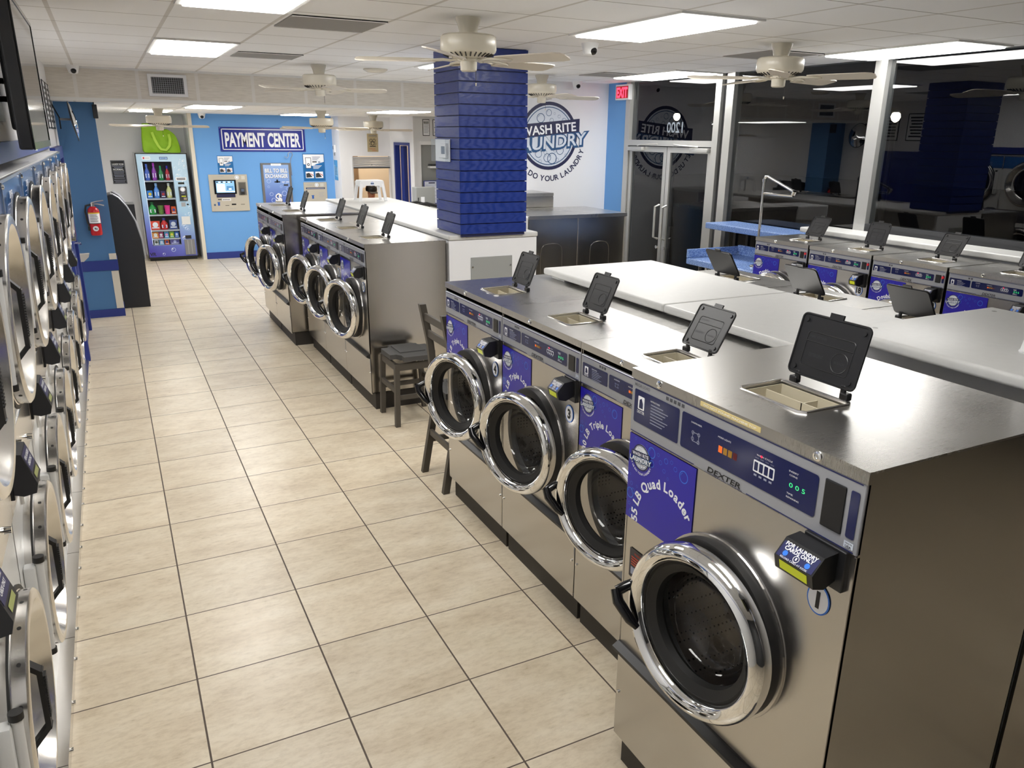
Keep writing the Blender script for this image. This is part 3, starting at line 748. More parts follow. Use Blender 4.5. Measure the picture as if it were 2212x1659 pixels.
    # the sheet is trimmed round the door seal
    ds = 24
    for i in range(ds):
        xa = dx0+(dx1-dx0)*i/ds; xb = dx0+(dx1-dx0)*(i+1)/ds
        def low(x):
            q = (R*1.03)**2-(x-cx)**2
            return max(dz0, cz+math.sqrt(q)) if q > 0 else dz0
        la, lb = low(xa), low(xb)
        m.flat([(xa, la), (xb, lb), (xb, dz1), (xa, dz1)], y, DECAL)
    ww, hh = dx1-dx0, dz1-dz0
    lr = .115*ww/.75
    logo(m, dx0+.20*ww, dz1-.20*hh-.006, lr*.86, y-.0006)
    bub = [(.36, -.10, .055), (.37, -.22, .035), (.46, -.08, .018), (.50, -.15, .022), (.58, -.10, .028), (.56, -.22, .020), (.66, -.08, .018), (.72, -.13, .024), (.84, -.16, .060), (.62, -.28, .014), (.28, -.05, .012), (.10, -.04, .014),
           (.07, -.58, .020), (.10, -.66, .030), (.055, -.70, .055), (.13, -.76, .020), (.05, -.83, .018), (.14, -.84, .022), (.09, -.92, .034), (.16, -.58, .014), (.04, -.48, .012)]
    bubbles(m, [(dx0+a*ww, dz1+b*hh, c*ww) for a, b, c in bub if (dx0+a*ww-cx)**2+(dz1+b*hh-cz)**2 > (R*1.06+c*ww)**2], y-.0006)
    m.arc_text(decal, dx0+.60*ww, dz1-(.90*hh if quad else .98*hh), .41*ww, math.radians(192 if quad else 186), y-.0008, INK_WHITE, .096*ww, bold=.03, gap=.05)
    m.build('loader_decal', r)
    if quad:
        m = MB().rect(.040, .140, .800, .905, y, paint(40, 40, 48), .004); m.text('WARNING', .09, .890, y-.0006, INK_RED, h=.009, wd=.05)
        for j in range(4): m.rect(.05, .13-.01*(j % 2), .873-j*.009, .877-j*.009, y-.0006, INK_RED)
        m.rect(.05, .078, .812, .838, y-.0006, INK_GREY).rect(.085, .13, .812, .838, y-.0006, paint(58, 58, 66))
        m.build('warning_sticker', r)
        m = MB(); m.box(.325, .555, -.0052, -.004, H-.022, H-.008, YELLOWED, .001, 1); m.text('DO NOT POUND MACHINE TOP', .44, H-.015, -.0056, INK_WHITE, h=.006, wd=.20); m.build('yellowed_sticker', r)
    if number:
        m = MB().disc(numpos[0], numpos[1], .034, y, DECAL_LIGHT, 28, .040).disc(numpos[0], numpos[1], .030, y-.0006, INK_WHITE, 28, .036)
        m.text(number, numpos[0], numpos[1], y-.0012, INK_BLACK, h=.042, bold=.05, wmax=.046); m.build('number_sticker', r)
    # drum, seal, door
    MB().lathe([(R*.93, .004), (R*.93, .07), (R*.98, .075), (R*.98, min(.42, D-.08)), (R*.30, min(.44, D-.06)), (0, min(.44, D-.06))], DRUM, c=(cx, 0, cz), n=56).build('drum', r)
    MB().lathe([(R*1.035, .0015), (R*1.03, -.004), (R*.99, -.006)], STEEL_FRONT, c=(cx, 0, cz), n=56, smooth=False).build('door_collar', r)
    MB().lathe([(R*.80, -.012), (R*.93, .004), (R*1.0, .001), (R*1.0, -.032), (R*.97, -.036), (R*.86, -.034), (R*.80, -.012)], RUBBER, c=(cx, 0, cz), n=56).build('door_seal', r)
    # the door swings on its right-hand hinge; its own frame has the hinge at x = 0
    th = ajar; hx, hy = cx+R*.98, -.030
    T = Matrix.Translation((hx, hy, cz)) @ Matrix.Rotation(th, 4, 'Z') @ Matrix.Translation((-R*.98, 0, 0))
    m = MB(); m.X = T
    m.lathe([(R*1.0, -.004), (R*1.015, -.018), (R*1.0, -.038), (R*.955, -.054), (R*.90, -.060), (R*.84, -.054), (R*.80, -.040), (R*.785, -.022), (R*.79, -.004)], CHROME, n=72, closed=True)
    dr = m.build('door', r)
    m = MB(); m.X = T; m.lathe([(R*.79, -.022), (R*.76, -.026), (R*.66, -.010), (R*.645, .012), (R*.70, .03), (R*.79, .004)], RUBBER, n=64, closed=True); m.build('glass_gasket', dr)
    m = MB(); m.X = T; m.lathe([(R*.66, .0), (R*.655, .02), (R*.62, .055), (R*.50, .085), (R*.25, .10), (0, .104)], DOORGLASS, n=56); m.build('glass_bowl', dr)
    m = MB(); m.X = T
    m.tube([(-R*.93, -.030, .040), (-R*.97, -.058, .030), (-R*1.02, -.084, .014)], [.014, .016, .017], BLACKG, 10)
    m.tube([(-R*1.03, -.088, .022), (-R*.95, -.094, -.008), (-R*.78, -.082, -.052), (-R*.70, -.070, -.072)], [.016, .018, .016, .010], BLACKG, 10)
    m.build('handle', dr)
    # card reader
    kx1 = w-.020; kx0 = kx1-.125*(s if not quad else 1.08); kz1 = z0+.004; kz0 = kz1-.090
    m = MB().box(kx0+.012, kx1, -.012, .004, kz0-.013, kz1, BLACK, .002, 1)
    m.prism_x([(-.012, kz1-.008), (-.055, kz1-.012), (-.088, kz0+.040), (-.080, kz0+.006), (-.045, kz0-.004), (-.012, kz0+.010)], kx0, kx1-.020, BLACK)
    cr = m.build('card_reader', r)
    a_, b_ = Vector((0, -.0553, kz1-.014)), Vector((0, -.0883, kz0+.041))
    nx = Vector((0, -(a_.z-b_.z), -(a_.y-b_.y)*-1)).normalized()
    # label sheet on the sloping face: local (x, along slope)
    ez = (a_-b_); Ls = ez.length; ez.normalize(); ex = Vector((1, 0, 0)); ny = ez.cross(ex).normalized()
    if ny.y > 0: ny = -ny
    def sheet(mb): mb.X = Matrix(((1, -ny.x, ez.x, (kx0+kx1-.020)/2), (0, -ny.y, ez.y, b_.y), (0, -ny.z, ez.z, b_.z), (0, 0, 0, 1)))
    hwid = (kx1-.020-kx0)/2-.004
    m = MB(); sheet(m); m.rect(-hwid, hwid, .002, Ls-.002, -.0008, NAVYLINE)
    m.text('FOR LAUNDRY', 0, Ls*.80, -.0016, INK_WHITE, h=.0095, wd=hwid*1.75, bold=.03); m.text('CARDS ONLY', 0, Ls*.58, -.0016, INK_WHITE, h=.0095, wd=hwid*1.6, bold=.03)
    m.disc(-hwid*.62, Ls*.30, .007, -.0016, DECAL_LIGHT, 14); m.disc(hwid*.62, Ls*.30, .007, -.0016, DECAL_LIGHT, 14)
    m.ring(0, Ls*.30, .007, .0085, -.0016, INK_WHITE, 14); m.rect(-.002, .002, Ls*.24, Ls*.38, -.0018, INK_WHITE)
    m.text('RELOAD CARD AT KIOSK', 0, Ls*.08, -.0016, INK_WHITE, h=.005, wd=hwid*1.5); m.build('reader_label', cr)
    b2 = Vector((0, -.080, kz0+.006)); ez = (b_-b2); Ls2 = ez.length; ez.normalize(); ny = Vector((0, -ez.z, ez.y)); ny = ny if ny.y < 0 else -ny
    m = MB(); m.X = Matrix(((1, -ny.x, ez.x, (kx0+kx1-.020)/2), (0, -ny.y, ez.y, b2.y), (0, -ny.z, ez.z, b2.z), (0, 0, 0, 1)))
    m.rect(-hwid*.78, hwid*.78, .006, Ls2-.006, -.0008, LCD)
    m.build('reader_screen', cr)
    return r
A = -PI/2
QUAD = dict(w=.878, H=1.503, D=.76, cx=.462, cz=.872, R=.252, ajar=.11, cp=(1.297, 1.473), load='MEGA LOAD', nload=5, decal='55 LB Quad Loader', dec=(0, .328, 1.005, 1.293), numpos=(.792, 1.143), tray=(.305, .535, .160, .312), strip=.488, quad=True)
XF = 2.119
G1 = 'front-loading washers along the aisle'
make_washer((1.81, -.645, 0), A, 'large steel washer numbered 1 with a 55 LB Quad Loader decal, nearest the viewer', group=G1, number='1', **QUAD)
make_washer((XF, .158, 0), A, 'steel 30 LB washer between the large quad washer and washer number 3', group=G1, number=None, lid_tilt=30)
make_washer((XF, .923, 0), A, 'steel 30 LB washer numbered 3, door ajar', group=G1, number='3', lid_tilt=24)
make_washer((XF, 1.688, 0), A, 'steel 30 LB washer numbered 4 at the row end beside the wooden chairs', group=G1, number='4', lid_tilt=22)
XG = 2.15
G2 = 'front-loading washers of the far row'
make_washer((XG, 4.224, 0), A, 'steel washer at the near end of the far row, beside the wooden chairs', group=G2, number='5', D=.68, lid_tilt=21)
make_washer((XG, 4.989, 0), A, 'steel washer in the middle of the far row three', group=G2, number='6', D=.68, lid_tilt=21)
make_washer((XG, 5.754, 0), A, 'steel washer of the far row set back against the deeper pair', group=G2, number='7', D=.68, lid_tilt=20)
make_washer((1.985, 6.62, 0), A, 'deep steel washer of the far pair, side exposed above its neighbour', group=G2, w=.78, D=.83, H=1.385, number='8', lid_tilt=20)
make_washer((1.985, 7.402, 0), A, 'deep steel washer at the far end of the row, by the payment wall', group=G2, w=.78, D=.83, H=1.385, number='9', lid_tilt=18)
# double loaders under the windows
G3 = 'double loader washers under the windows'
DBL = dict(w=.598, H=1.372, D=.55, cx=.30, cz=.885, R=.225, ajar=.16, cp=(1.225, 1.340), load='DOUBLE LOAD', nload=2, decal='20 LB Double Loader', dec=(0, .30, .96, 1.218), numpos=(.525, 1.098), strip=.55, tray=(.27, .455, .13, .28), redbtn=True, lid_tilt=26)
for i, (y, num, lab, tl) in enumerate(((2.648, None, 'steel double loader beside the blue speckled table, first under the windows', 30), (2.034, '18', 'steel double loader numbered 18 under the windows', 16), (1.420, '19', 'steel double loader under the windows with two red lights on its display', 34), (.806, None, 'steel double loader under the windows, cut by the frame edge', 24))):
    k = dict(DBL); k['lid_tilt'] = tl
    make_washer((5.40, y, 0), A, lab, group=G3, number=num, **k)
# back of the island: tops and lids only in view
G4 = 'washers on the far side of the near island'
for y, lab in ((.885, 'steel washer behind the white worktop, its black lid before the blue table'), (.213, 'steel washer behind the white worktop, its black lid before double loader 18'), (-.459, 'steel washer behind the white worktop, its black lid beside the raised worktop')):
    k = dict(DBL); k.update(w=.662, D=.50, H=1.338, cp=(1.19, 1.306), tray=(.23, .455, .13, .275), redbtn=False, lid_tilt=33)
    make_washer((4.13, y, 0), PI/2, lab, group=G4, **k)
# ================================================================== dryers along the left wall
DW = .82
def make_dryer(loc, rz, label):
    r = empty('stacked_dryer', loc, rz, label, 'dryer', 'stacked dryers along the left wall')
    r.rotation_euler = (math.radians(2.6), 0, rz)
    g = .002; w = DW
    UP, LO = (.415, 1.60, .315), (.415, .655, .30)
    m = MB()
    hole_panel(m, g, w-g, .07, 1.03, LO[0], LO[1], LO[2]*.72, 0, DRYER_WHITE)
    hole_panel(m, g, w-g, 1.215, 1.985, UP[0], UP[1], UP[2]*.72, 0, DRYER_WHITE)
    m.box(g, g+.01, 0, .55, .0, 1.985, DRYER_WHITE).box(w-g-.01, w-g, 0, .55, 0, 1.985, DRYER_WHITE).box(g, w-g, .0, .55, 1.98, 2.0, DRYER_WHITE).box(g, w-g, .54, .55, 0, 1.98, DRYER_WHITE)
    m.build('cabinet', r)
    k = MB().box(g, w-g, -.055, .02, .004, .07, STEEL_DOOR)
    for u in (.12, .4, .7): k.cyl((u, -.065, .035), (u, -.05, .035), .010, CHROME, 10)
    k.build('kick_plate', r)
    b = MB().box(g, w-g, -.006, .01, 1.03, 1.215, STEEL_DOOR, .002, 1)
    for u, z in ((.30, 1.17), (.62, 1.08)): b.lathe([(0, -.024), (.010, -.024), (.012, -.006)], CHROME, c=(u, 0, z), n=14)
    b.box(.26, .272, -.010, 0, .96, 1.03, STEEL_DOOR)
    b.build('coin_panel', r)
    for nm, (cu, cz_, R) in (('upper_door', UP), ('lower_door', LO)):
        m = MB().lathe([(R*1.04, 0), (R*1.04, -.022), (R*1.0, -.030), (R*1.0, -.062), (R*.975, -.068), (R*.90, -.068), (R*.88, -.060), (R*.74, .012), (R*.70, .02)], STEEL_DOOR, c=(cu, 0, cz_), n=64)
        for i in range(18):
            a = 2*PI*(i+.5)/18; ca, sa = math.cos(a), math.sin(a)
            m.cyl((cu+R*1.002*ca, -.048, cz_+R*1.002*sa), (cu+R*.99*ca, -.048, cz_+R*.99*sa), .0055, RUBBER, 8)
        d = m.build(nm, r)
        MB().lathe([(R*.705, .02), (R*.55, .035), (R*.3, .045), (0, .05)], DRYERGLASS, c=(cu, 0, cz_), n=40).build('glass', d)
        MB().lathe([(R*1.03, -.022), (R*1.055, -.022), (R*1.055, -.028), (R*1.0, -.028)], RUBBER, c=(cu, 0, cz_), n=48).build('gasket', d)
        hx = cu+R*.06
        h = MB()
        pts = [(hx, -.012, cz_+R*.58), (hx, -.018, cz_+R*.36), (hx+.008, -.062, cz_+R*.20), (hx+.008, -.066, cz_-R*.42), (hx, -.022, cz_-R*.60), (hx, -.016, cz_-R*.90)]
        for a, c in zip(pts[:-1], pts[1:]):
            A_, C_ = Vector(a), Vector(c); dd = (C_-A_).normalized(); sd = Vector((1, 0, 0)); up = dd.cross(sd).normalized()
            q = [A_-dd*.006+sd*.016+up*.007, A_-dd*.006-sd*.016+up*.007, A_-dd*.006-sd*.016-up*.007, A_-dd*.006+sd*.016-up*.007]
            q2 = [p+(C_-A_)+dd*.012 for p in q]
            h.add(q+q2, [(0, 1, 2, 3), (7, 6, 5, 4), (0, 4, 5, 1), (1, 5, 6, 2), (2, 6, 7, 3), (3, 7, 4, 0)], RUBBER)
        for i in range(16):
            z = cz_+R*.16-i*R*.48/16; h.box(hx-.006, hx+.022, -.076, -.064, z-.004, z, RUBBER)
        h.build('handle', d)
        hb = MB().box(cu-R*1.17, cu-R*1.03, -.035, 0, cz_-.16, cz_+.16, DRYER_WHITE, .008, 2).cyl((cu-R*1.07, -.045, cz_-.165), (cu-R*1.07, -.045, cz_+.165), .013, DRYER_WHITE, 12)
        hb.cyl((cu-R*1.07, -.045, cz_+.165), (cu-R*1.07, -.045, cz_+.185), .017, RUBBER, 12).cyl((cu-R*1.07, -.045, cz_-.185), (cu-R*1.07, -.045, cz_-.165), .017, RUBBER, 12)
        hb.build('hinge', d)
        MB().lathe([(R*.74, .01), (R*.95, .03), (R*.95, .5), (0, .5)], STEEL_SIDE, c=(cu, 0, cz_), n=32).build('drum', d)
    # information panel under a clear sheet with slim posts
    p = MB().box(g, w-g, -.012, -.001, 1.815, 1.985, paint(38, 96, 160, .1), .002, 1)
    p.text('DRYER', w*.42, 1.93, -.0126, INK_WHITE, h=.03, bold=.02)
    for j in range(4): p.rect(.18, .52-.04*(j % 2), 1.895-j*.018, 1.900-j*.018, -.0126, INK_GREY)
    p.box(g, w-g, -.014, -.001, 1.985, 1.998, STEEL_DOOR)
    ip = p.build('information_panel', r)
    MB().box(.0, .014, -.018, -.001, 1.80, 1.99, STEEL_DOOR).lathe([(0, -.026), (.009, -.024), (.010, -.016)], CHROME, c=(.007, 0, 1.975), n=12).build('post', ip)
    # card reader
    x0, x1 = .03, .155; z1 = 1.225; z0 = 1.09
    m = MB().box(x0+.005, x1-.005, -.014, 0, z0-.02, z1+.005, BLACK, .002, 1)
    m.prism_x([(-.014, z1), (-.045, z1-.004), (-.080, z0+.03), (-.074, z0), (-.04, z0-.008), (-.014, z0)], x0, x1, ATMBLACK)
    c = m.build('card_reader', r)
    m = MB(); a_, b_ = Vector((0, -.0456, z1-.006)), Vector((0, -.0804, z0+.031)); ez = a_-b_; L = ez.length; ez.normalize(); ny = Vector((0, -ez.z, ez.y))
    m.X = Matrix(((1, -ny.x, ez.x, (x0+x1)/2), (0, -ny.y, ez.y, b_.y), (0, -ny.z, ez.z, b_.z), (0, 0, 0, 1)))
    m.rect(-.056, .056, L*.38, L-.003, -.0008, NAVYLINE).text('FOR LAUNDRY', 0, L*.80, -.0014, INK_WHITE, h=.012, wd=.09, bold=.03).text('CARDS ONLY', 0, L*.60, -.0014, INK_WHITE, h=.012, wd=.08, bold=.03)
    m.rect(-.040, .040, L*.10, L*.28, -.0008, paint(150, 158, 90)); m.build('reader_label', c)
    return r
names = ['nearest the viewer and cut by the frame', 'second from the viewer', 'third from the viewer', 'fourth from the viewer', 'fifth from the viewer', 'sixth from the viewer', 'second from the blue door', 'last before the blue door']
proto = None
for k in range(-1, 7):
    lab = 'white stacked dryer with steel doors, '+names[k+1]
    loc = (.002, .13+DW*k, 0)
    if proto is None: proto = make_dryer(loc, PI/2, lab); o = proto
    else: o = copy_tree(proto); o.location = loc; o['label'] = lab

# television on its wall arm
r = empty('television', (.135, 1.60, 2.09), 0, 'black flat television on a wall arm above the dryers', 'television')
m = MB().box(0, .055, 0, 1.24, 0, .63, BLACK, .008, 2).box(-.03, 0, .2, 1.04, .08, .45, BLACK, .012, 2); m.build('case', r)
MB().box(.055, .057, .018, 1.222, .03, .612, TVSCREEN).build('screen', r)
f = MB()
for a in ((0, 1.24, 0, .03), (0, 1.24, .612, .63), (0, .018, .03, .612), (1.222, 1.24, .03, .612)): f.box(.055, .060, a[0], a[1], a[2], a[3], BLACKG)
f.build('bezel', r)
MB().box(.052, .06, .10, .11, -.004, 0, SCREENW).build('power_light', r)
a_ = MB().box(-.115, -.10, .45, .80, .12, .46, BLACK).tube([(-.10, .62, .30), (-.065, .50, .30), (-.03, .62, .30)], .014, BLACK, 8).tube([(-.10, .62, .22), (-.065, .50, .22), (-.03, .62, .22)], .014, BLACK, 8); a_.build('wall_arm', r)

# ------------------------------------------------------------------ beyond the dryers on the left
d = MB().box(.02, .05, 6.12, 7.62, 0, .0+.001, DEEPBLUE)
m = MB().box(.02, .065, 6.08, 6.20, 0, 2.02, DEEPBLUE, .004, 1).box(.02, .065, 7.50, 7.62, 0, 2.02, DEEPBLUE, .004, 1).box(.02, .065, 6.20, 7.50, 1.90, 2.02, DEEPBLUE, .004, 1)
m.box(.02, .035, 6.20, 7.50, .01, 1.90, DEEPBLUE)
for za, zb in ((.15, .85), (1.0, 1.75)):
    for ya, yb in ((6.28, 6.80), (6.90, 7.42)): m.box(.035, .043, ya, yb, za, zb, paint(20, 36, 124, .4), .004, 1)
d3 = struct(m, 'door_4')
MB().cyl((.035, 7.44, 1.0), (.09, 7.44, 1.0), .012, CHROME).tube([(.09, 7.44, 1.0), (.10, 7.40, 1.0), (.10, 7.32, 1.0)], .009, CHROME, 8).build('lever_handle', d3)
r = empty('soap_holder', (.065, 7.56, .78), 0, 'small cream wall bracket by the blue door', 'bracket')
MB().prism([(0, 0), (.03, 0), (.085, .05), (.095, .085), (0, .085)], -.04, .04, CREAMTRIM).build('cup', r)
r = empty('fuse_box', (.045, 5.885, 1.2), 0, 'narrow steel box on the wall past the last dryer', 'box')
MB().box(-.02, .075, 0, .16, 0, .50, STEEL_SIDE, .004, 1).build('case', r)
for i, (y, z) in enumerate(((6.55, 2.19), (7.05, 2.19), (7.50, 2.19))):
    r = empty('wall_notice', (.021, y, z), 0, 'black on white notice on the left wall above the blue door, %s of three' % ['first', 'middle', 'last'][i], 'notice', 'notices above the blue door')
    m = MB().box(0, .008, 0, .34, 0, .44, BLACK)
    m.X = Matrix.Translation((.0086, .17, 0)) @ Matrix.Rotation(PI/2, 4, 'Z')
    m.rect(-.155, .155, .015, .425, 0, INK_WHITE)
    for j in range(7): m.rect(-.12+.01*(j % 2), .12-.015*(j % 3), .36-j*.05, .385-j*.05, -.001, INK_BLACK)
    m.build('sheet', r)
# convex mirror on an arm, speaker
r = empty('security_mirror', (.02, 7.72, 2.27), 0, 'round convex mirror on a bracket before the blue pillar', 'mirror')
MB().tube([(0, -.10, .20), (.06, -.06, .04), (.06, -.06, -.08)], .007, BLACK, 6).tube([(.06, -.06, .02), (.17, 0, .02)], .012, PANEL, 8).build('bracket', r)
m = MB(); m.X = Matrix.Translation((.18, 0, 0)) @ Matrix.Rotation(math.radians(-8), 4, 'Y')
m.lathe([(0, -.015), (.10, -.010), (.20, .0), (.21, .008), (.20, .012)], BLACK, axis='x', n=36); m.build('back', r)
m = MB(); m.X = Matrix.Translation((.18, 0, 0)) @ Matrix.Rotation(math.radians(-8), 4, 'Y')
m.lathe([(.20, .012), (.15, .030), (.08, .042), (0, .047)], MIRROR, axis='x', n=36); m.build('mirror_face', r)
r = empty('speaker', (.405, 8.10, 2.31), 0, 'small black speaker hanging by the blue pillar', 'speaker')
MB().box(0, .05, -.05, .06, 0, .15, BLACK, .006, 2).build('case', r)
MB().tube([(.02, .02, .15), (.02, .03, .174)], .006, BLACK, 6).build('bracket', r)
# fire extinguisher
r = empty('fire_extinguisher', (.255, 8.115, 1.0), 0, 'red fire extinguisher with a white label on the blue pillar', 'fire extinguisher')
MB().lathe([(0, .0), (.055, .004), (.062, .02), (.062, .27), (.055, .305), (.03, .33), (.022, .335), (0, .335)], REDPAINT, axis='z', n=32).build('cylinder', r)
l = MB()
def wrap(mb, z0, z1, a0, a1, m, rad=.0628, n=16):
    vs = []
    for i in range(n+1):
        a = a0+(a1-a0)*i/n; vs += [(rad*math.sin(a), -rad*math.cos(a), z0), (rad*math.sin(a), -rad*math.cos(a), z1)]
    mb.add(vs, [(2*i, 2*i+2, 2*i+3, 2*i+1) for i in range(n)], m, True)
wrap(l, .145, .265, -1.2, 1.2, INK_WHITE); wrap(l, .255, .268, -1.2, 1.2, paint(226, 190, 40), .0632); wrap(l, .138, .146, -PI, PI, BLACK, .0634, 24)
for j in range(5): wrap(l, .238-j*.018, .243-j*.018, -.8, .5+.1*(j % 3), INK_BLACK, .0634)
l.ring(.0, .085, 0.0, .030, -.0640, INK_WHITE, 20); l.rect(-.012, .0, .075, .095, -.0646, INK_BLACK); l.rect(.004, .014, .072, .090, -.0646, INK_BLACK)
l.build('label', r)
MB().cyl((0, 0, .33), (0, 0, .375), .02, STEEL_DOOR, 14).tube([(-.01, 0, .375), (.05, -.01, .39), (.12, -.03, .40)], .008, STEEL_DOOR, 6).tube([(-.01, 0, .36), (.05, -.01, .362), (.12, -.03, .345)], .007, STEEL_DOOR, 6).build('valve_lever', r)
MB().tube([(-.02, 0, .355), (-.07, -.005, .345), (-.085, -.005, .28), (-.078, -.005, .17), (-.066, -.01, .11)], .011, BLACK, 8).cyl((-.066, -.01, .11), (-.064, -.01, .06), .015, BLACK, 10, .017).build('hose', r)
MB().box(-.02, .02, .060, .085, .08, .34, BLACK).build('wall_hook', r)
# black kiosk standing behind the pillar (its screen side faces the aisle)
r = empty('cash_machine', (.30, 8.66, 0), 0, 'tall black cash machine with a curved grey face behind the blue pillar', 'cash machine')
prof = [(.0, 0), (.435, 0), (.44, .62), (.43, .86), (.385, 1.10), (.31, 1.28), (.235, 1.385), (.17, 1.43), (.0, 1.39)]
MB().prism(prof, 0, .06, ATMBLACK).prism(prof, .50, .56, ATMBLACK).build('side_panel', r)
fr = MB()
fp = [(.435, 0), (.44, .62), (.43, .86), (.385, 1.10), (.31, 1.28), (.235, 1.385), (.17, 1.43), (.0, 1.39)]
vs = []
for x, z in fp: vs += [(x-.012, .06, z), (x-.012, .50, z)]
fr.add(vs, [(2*i, 2*i+1, 2*i+3, 2*i+2) for i in range(len(fp)-1)], DARKGREY)
fr.build('face', r)
MB().tube([(x+.004, .53, z) for x, z in fp[1:7]], .03, PANEL, 6).build('bezel', r); MB().tube([(x+.004, .03, z) for x, z in fp[1:7]], .018, PANEL, 6).build('bezel', r)
MB().box(.0, .17, .06, .50, 1.385, 1.42, paint(200, 208, 214), .004, 1).build('top_sign', r)
MB().box(.02, .41, .07, .49, 0, 1.3, ATMBLACK).build('safe', r)
# ================================================================== rear hall
# vending machine
VX0, VX1, VY, VH = .915, 1.725, 12.78, 1.83
r = empty('vending_machine', (VX0, VY, 0), 0, 'soap vending machine with a blue bubble print and lit rows of detergent', 'vending machine')
W_ = VX1-VX0
gx0, gx1, gz0, gz1 = .09, .555, .27, 1.69
cg = paint(196, 200, 206)
m = MB().box(0, gx0, .02, .80, .06, VH, cg).box(gx1, W_, .02, .80, .06, VH, cg).box(gx0, gx1, .02, .80, gz1, VH, cg).box(gx0, gx1, .02, .80, .06, gz0-.025, cg).box(gx0, gx1, .24, .80, gz0-.025, gz1, BLACK).box(.02, W_-.02, .03, .78, 0, .06, BLACK); m.build('cabinet', r)
m = MB()
for a in ((0, gx0, .07, VH-.005), (gx1, W_, .07, VH-.005), (gx0, gx1, .07, gz0), (gx0, gx1, gz1, VH-.005)): m.box(a[0], a[1], -.02, .02, a[2], a[3], VENDSKIN)
rnd = random.Random(3)
for i in range(46):
    x = rnd.choice([rnd.uniform(.59, W_-.03), rnd.uniform(.03, W_-.05)]); z = rnd.uniform(.10, 1.78)
    if gx0-.02 < x < gx1+.03 and gz0-.03 < z < gz1+.03: x = rnd.uniform(.60, W_-.04)
    q = rnd.uniform(.012, .038)
    if x-q < 0.005 or x+q > W_-.005: continue
    if gx0-q < x < gx1+q and gz0-q < z: continue
    m.ring(x, z, q*.86, q, -.0206, paint(206, 226, 244), 18); m.disc(x-q*.35, z+q*.35, q*.28, -.0210, INK_WHITE, 10)
m.rect(.10, .23, 1.725, 1.775, -.0207, INK_WHITE, .006).rect(.115, .14, 1.735, 1.765, -.0212, paint(206, 40, 60)).rect(.15, .22, 1.744, 1.754, -.0212, INK_GREY)
m.rect(.37, .50, 1.725, 1.768, -.0207, INK_NAVY, .004).rect(.378, .492, 1.731, 1.762, -.0212, paint(140, 176, 226)).text('SOAP', .435, 1.746, -.0217, INK_NAVY, h=.022)
m.text('VR', .075, .125, -.0212, INK_BLACK, h=.06, bold=.02)
m.build('front_print', r)
e = MB()
for a in ((-.004, .012, .05, VH), (W_-.012, W_+.004, .05, VH), (0, W_, .05, .068), (0, W_, VH-.014, VH)): e.box(a[0], a[1], -.026, .01, a[2], a[3], BLACK)
e.build('frame', r)
lights = MB().box(gx0+.001, gx0+.007, -.012, .03, gz0+.02, gz1-.01, SCREENW); lights.build('interior_lamp', r)
MB().box(gx0, gx1, -.019, -.016, gz0, gz1, CLEAR).build('window_glass', r)
zsh = [1.375, 1.075, .80, .535, .40-.01, .275]
for z in zsh: MB().box(gx0+.009, gx1-.004, -.004, .22, z-.022, z, paint(186, 190, 196)).build('shelf', r)
o_ = MB()
o_.rect(.59, .76, 1.375, 1.43, -.0212, INK_WHITE, .01)
for j in range(2): o_.rect(.605, .745, 1.385+j*.02, 1.397+j*.02, -.0217, INK_BLACK)
o_.rect(.62, .72, 1.31, 1.345, -.0212, paint(40, 46, 40)); o_.build('notice', r)
k = MB().box(.615, .745, -.045, -.02, 1.03, 1.27, DARKGREY, .004, 1); k.disc(.68, 1.225, .04, -.0456, INK_WHITE, 24); k.ring(.68, 1.225, .030, .033, -.0462, INK_TEAL, 20)
for a in range(3):
    for b in range(2): k.rect(.652+a*.02, .664+a*.02, 1.15+b*.014, 1.158+b*.014, -.0456, INK_GREY)
k.rect(.65, .72, 1.10, 1.115, -.0456, LCD); k.rect(.68, .73, 1.045, 1.085, -.0456, paint(150, 140, 126)); k.build('card_reader', r)
MB().rect(.63, .70, .93, 1.0, -.0212, PANEL, .003).disc(.735, .965, .016, -.0212, BLACK, 16).build('coin_return', r)
MB().box(.605, .745, -.026, -.02, .62, .76, paint(214, 216, 216), .003, 1).build('blank_plate', r)
b = MB().box(.605, .775, -.034, -.02, .09, .36, paint(128, 128, 130), .003, 1)
for x in (.655, .715): b.rect(x, x+.012, .10, .35, -.0346, paint(160, 160, 162))
b.rect(.63, .73, .37, .43, -.0212, BLACK); b.build('bin', r)
